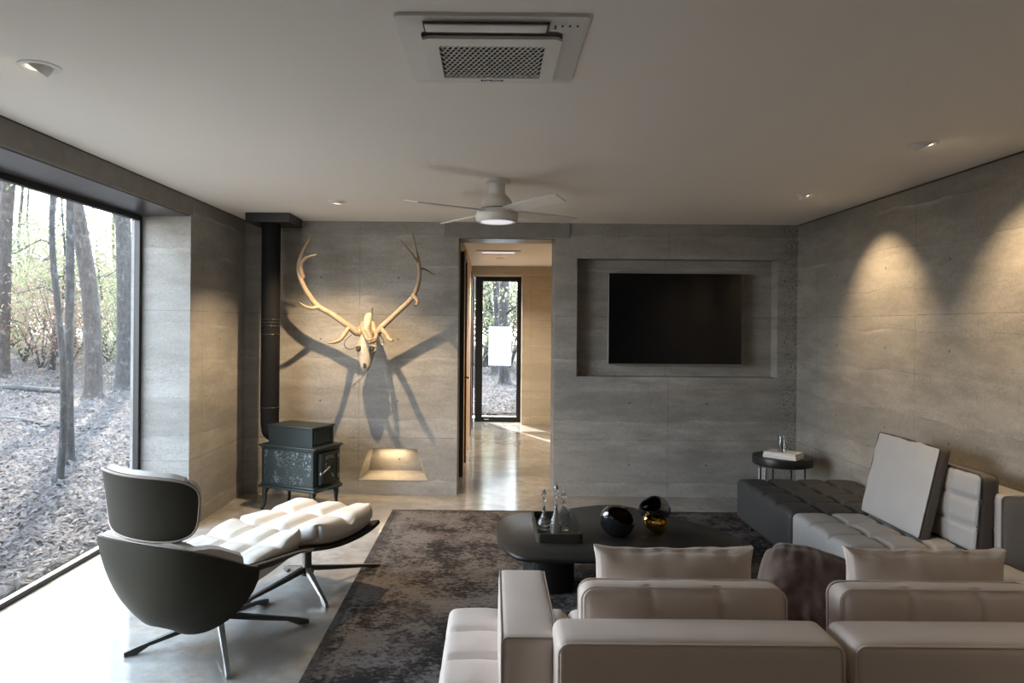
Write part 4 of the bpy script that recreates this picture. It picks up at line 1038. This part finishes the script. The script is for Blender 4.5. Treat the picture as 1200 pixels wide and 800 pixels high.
for i, (x, y, h, r0) in enumerate(bgl):
    lm = ('needles', 'olive')[i % 2]
    if i < 6: o = make_tree('tree', 'background pine among the trees behind the thick trunks', x, y, h, r0, (random.uniform(-.02, .02), 0), 'bark', lm, 20, .10, 2.0, 110, .045, 30+i, 'background trees seen through the big window', wob=.2, cs=.40); bgt.append(o)
    else: o = copy_tree(bgt[i % 6]); o.location = (x, y, gz(x, y)-.05); o.rotation_euler.z = i*1.3
# understory shrubs
def shrub(label, x, y, h, lm, seed, n=2600, ls=.040, group='shrubs between the background trunks'):
    r = random.Random(seed); o = thing('bush', label, 'shrub', (x, y, gz(x, y)), 0, group); m = MB(); lf = MB()
    for k in range(11):
        a = r.uniform(0, 6.28); t_ = Vector((cos(a)*r.uniform(.2, .6)*h, sin(a)*r.uniform(.2, .6)*h, h*r.uniform(.6, 1.05)))
        pts = spline([(0, 0, -.05), t_*.35+Vector((0, 0, .1)), t_*.7, t_], 4); m.tube(pts, [.018*(1-.8*i/len(pts)) for i in range(len(pts))], 5)
        for _ in range(n//11):
            c = pts[r.randint(4, len(pts)-1)]+Vector((r.gauss(0, .16*h), r.gauss(0, .16*h), r.gauss(0, .13*h))); c.z = max(.03, c.z); leaf(lf, c.x, c.y, c.z, ls*r.uniform(.6, 1.4), 1.2, r)
    m.build('stems', M['bark'], o); lf.build('foliage', M[lm], o, smooth=False); return o
sh = [shrub('rust-leaved shrub between the background trunks', -10.6, 17.6, 2.4, 'rust', 50), shrub('olive-leaved shrub between the background trunks', -12.6, 19.8, 2.8, 'olive', 51), shrub('green shrub between the background trunks', -9.0, 19.5, 3.0, 'needles', 52)]
lb = [o['label'] for o in sh]
for i, (x, y, s_) in enumerate([(-14.2, 21.5, 1.1), (-12.2, 22.5, 1.5), (-16.8, 24.5, 1.5), (-14.6, 26, 1.7), (-19, 28, 1.5), (-11.8, 25.5, 1.4), (-16.5, 30, 1.7), (-22, 33, 1.9), (-14.2, 34, 1.9), (-19, 36, 2.0), (-8.9, 17.2, .7), (-26, 37, 2.2), (-12.9, 36, 2.2)]):
    o = copy_tree(sh[i % 3]); o.location = (x, y, gz(x, y)); o.scale = (s_,)*3; o.rotation_euler.z = i*.9
# view through the hallway door
for i, (x, y, h, r0, ln) in enumerate([(-.55, 18.5, 10, .09, .01), (.35, 19.5, 11, .15, -.01), (.05, 22, 11, .12, .02), (.9, 17.0, 9, .07, 0), (-.25, 26, 12, .16, 0)]):
    make_tree('tree', ('thin grey trunk', 'dark thick trunk', 'middle distant trunk', 'slim right-hand trunk', 'farthest wide trunk')[i]+' seen through the hallway glass door', x, y, h, r0, (ln, 0), 'bark', 'olive' if i % 2 else 'needles', 14, .12, 1.6, 44, .05, 70+i, wob=.2)
for i, (x, y, s_) in enumerate([(-1.2, 24, 1.4), (.6, 25, 1.5), (1.8, 24, 1.4), (.0, 30, 2.2), (2.2, 31, 2.2), (-2.0, 31, 2.0)]):
    o = copy_tree(sh[(i+1) % 3]); o.location = (x, y, gz(x, y)); o.scale = (s_,)*3; o.rotation_euler.z = i*.7; o['group'] = 'shrubs seen through the hallway door'
    o['label'] = ('olive-leaved', 'green', 'rust-leaved')[i % 3]+' shrub beyond the hallway glass door'
# fallen logs
def log(label, a, b, r_):
    a, b = Vector(a), Vector(b); pts = []
    for i in range(9):
        p = a.lerp(b, i/8); p.z = gz(p.x, p.y)+r_*.9; pts.append(p)
    m = MB(); sp = spline(pts, 3); m.tube(sp, [r_*(1-.5*i/len(sp)) for i in range(len(sp))], 8)
    o = m.build('fallen_log', M['bark'], None); tag(o, label, 'log'); return o
log('long thin fallen log on the leaves, farther one', (-13.5, 15.4, 0), (-8.3, 13.9, 0), .10)
log('fallen branch lying on the leaves nearer the window', (-8.2, 11.2, 0), (-5.6, 10.2, 0), .045)
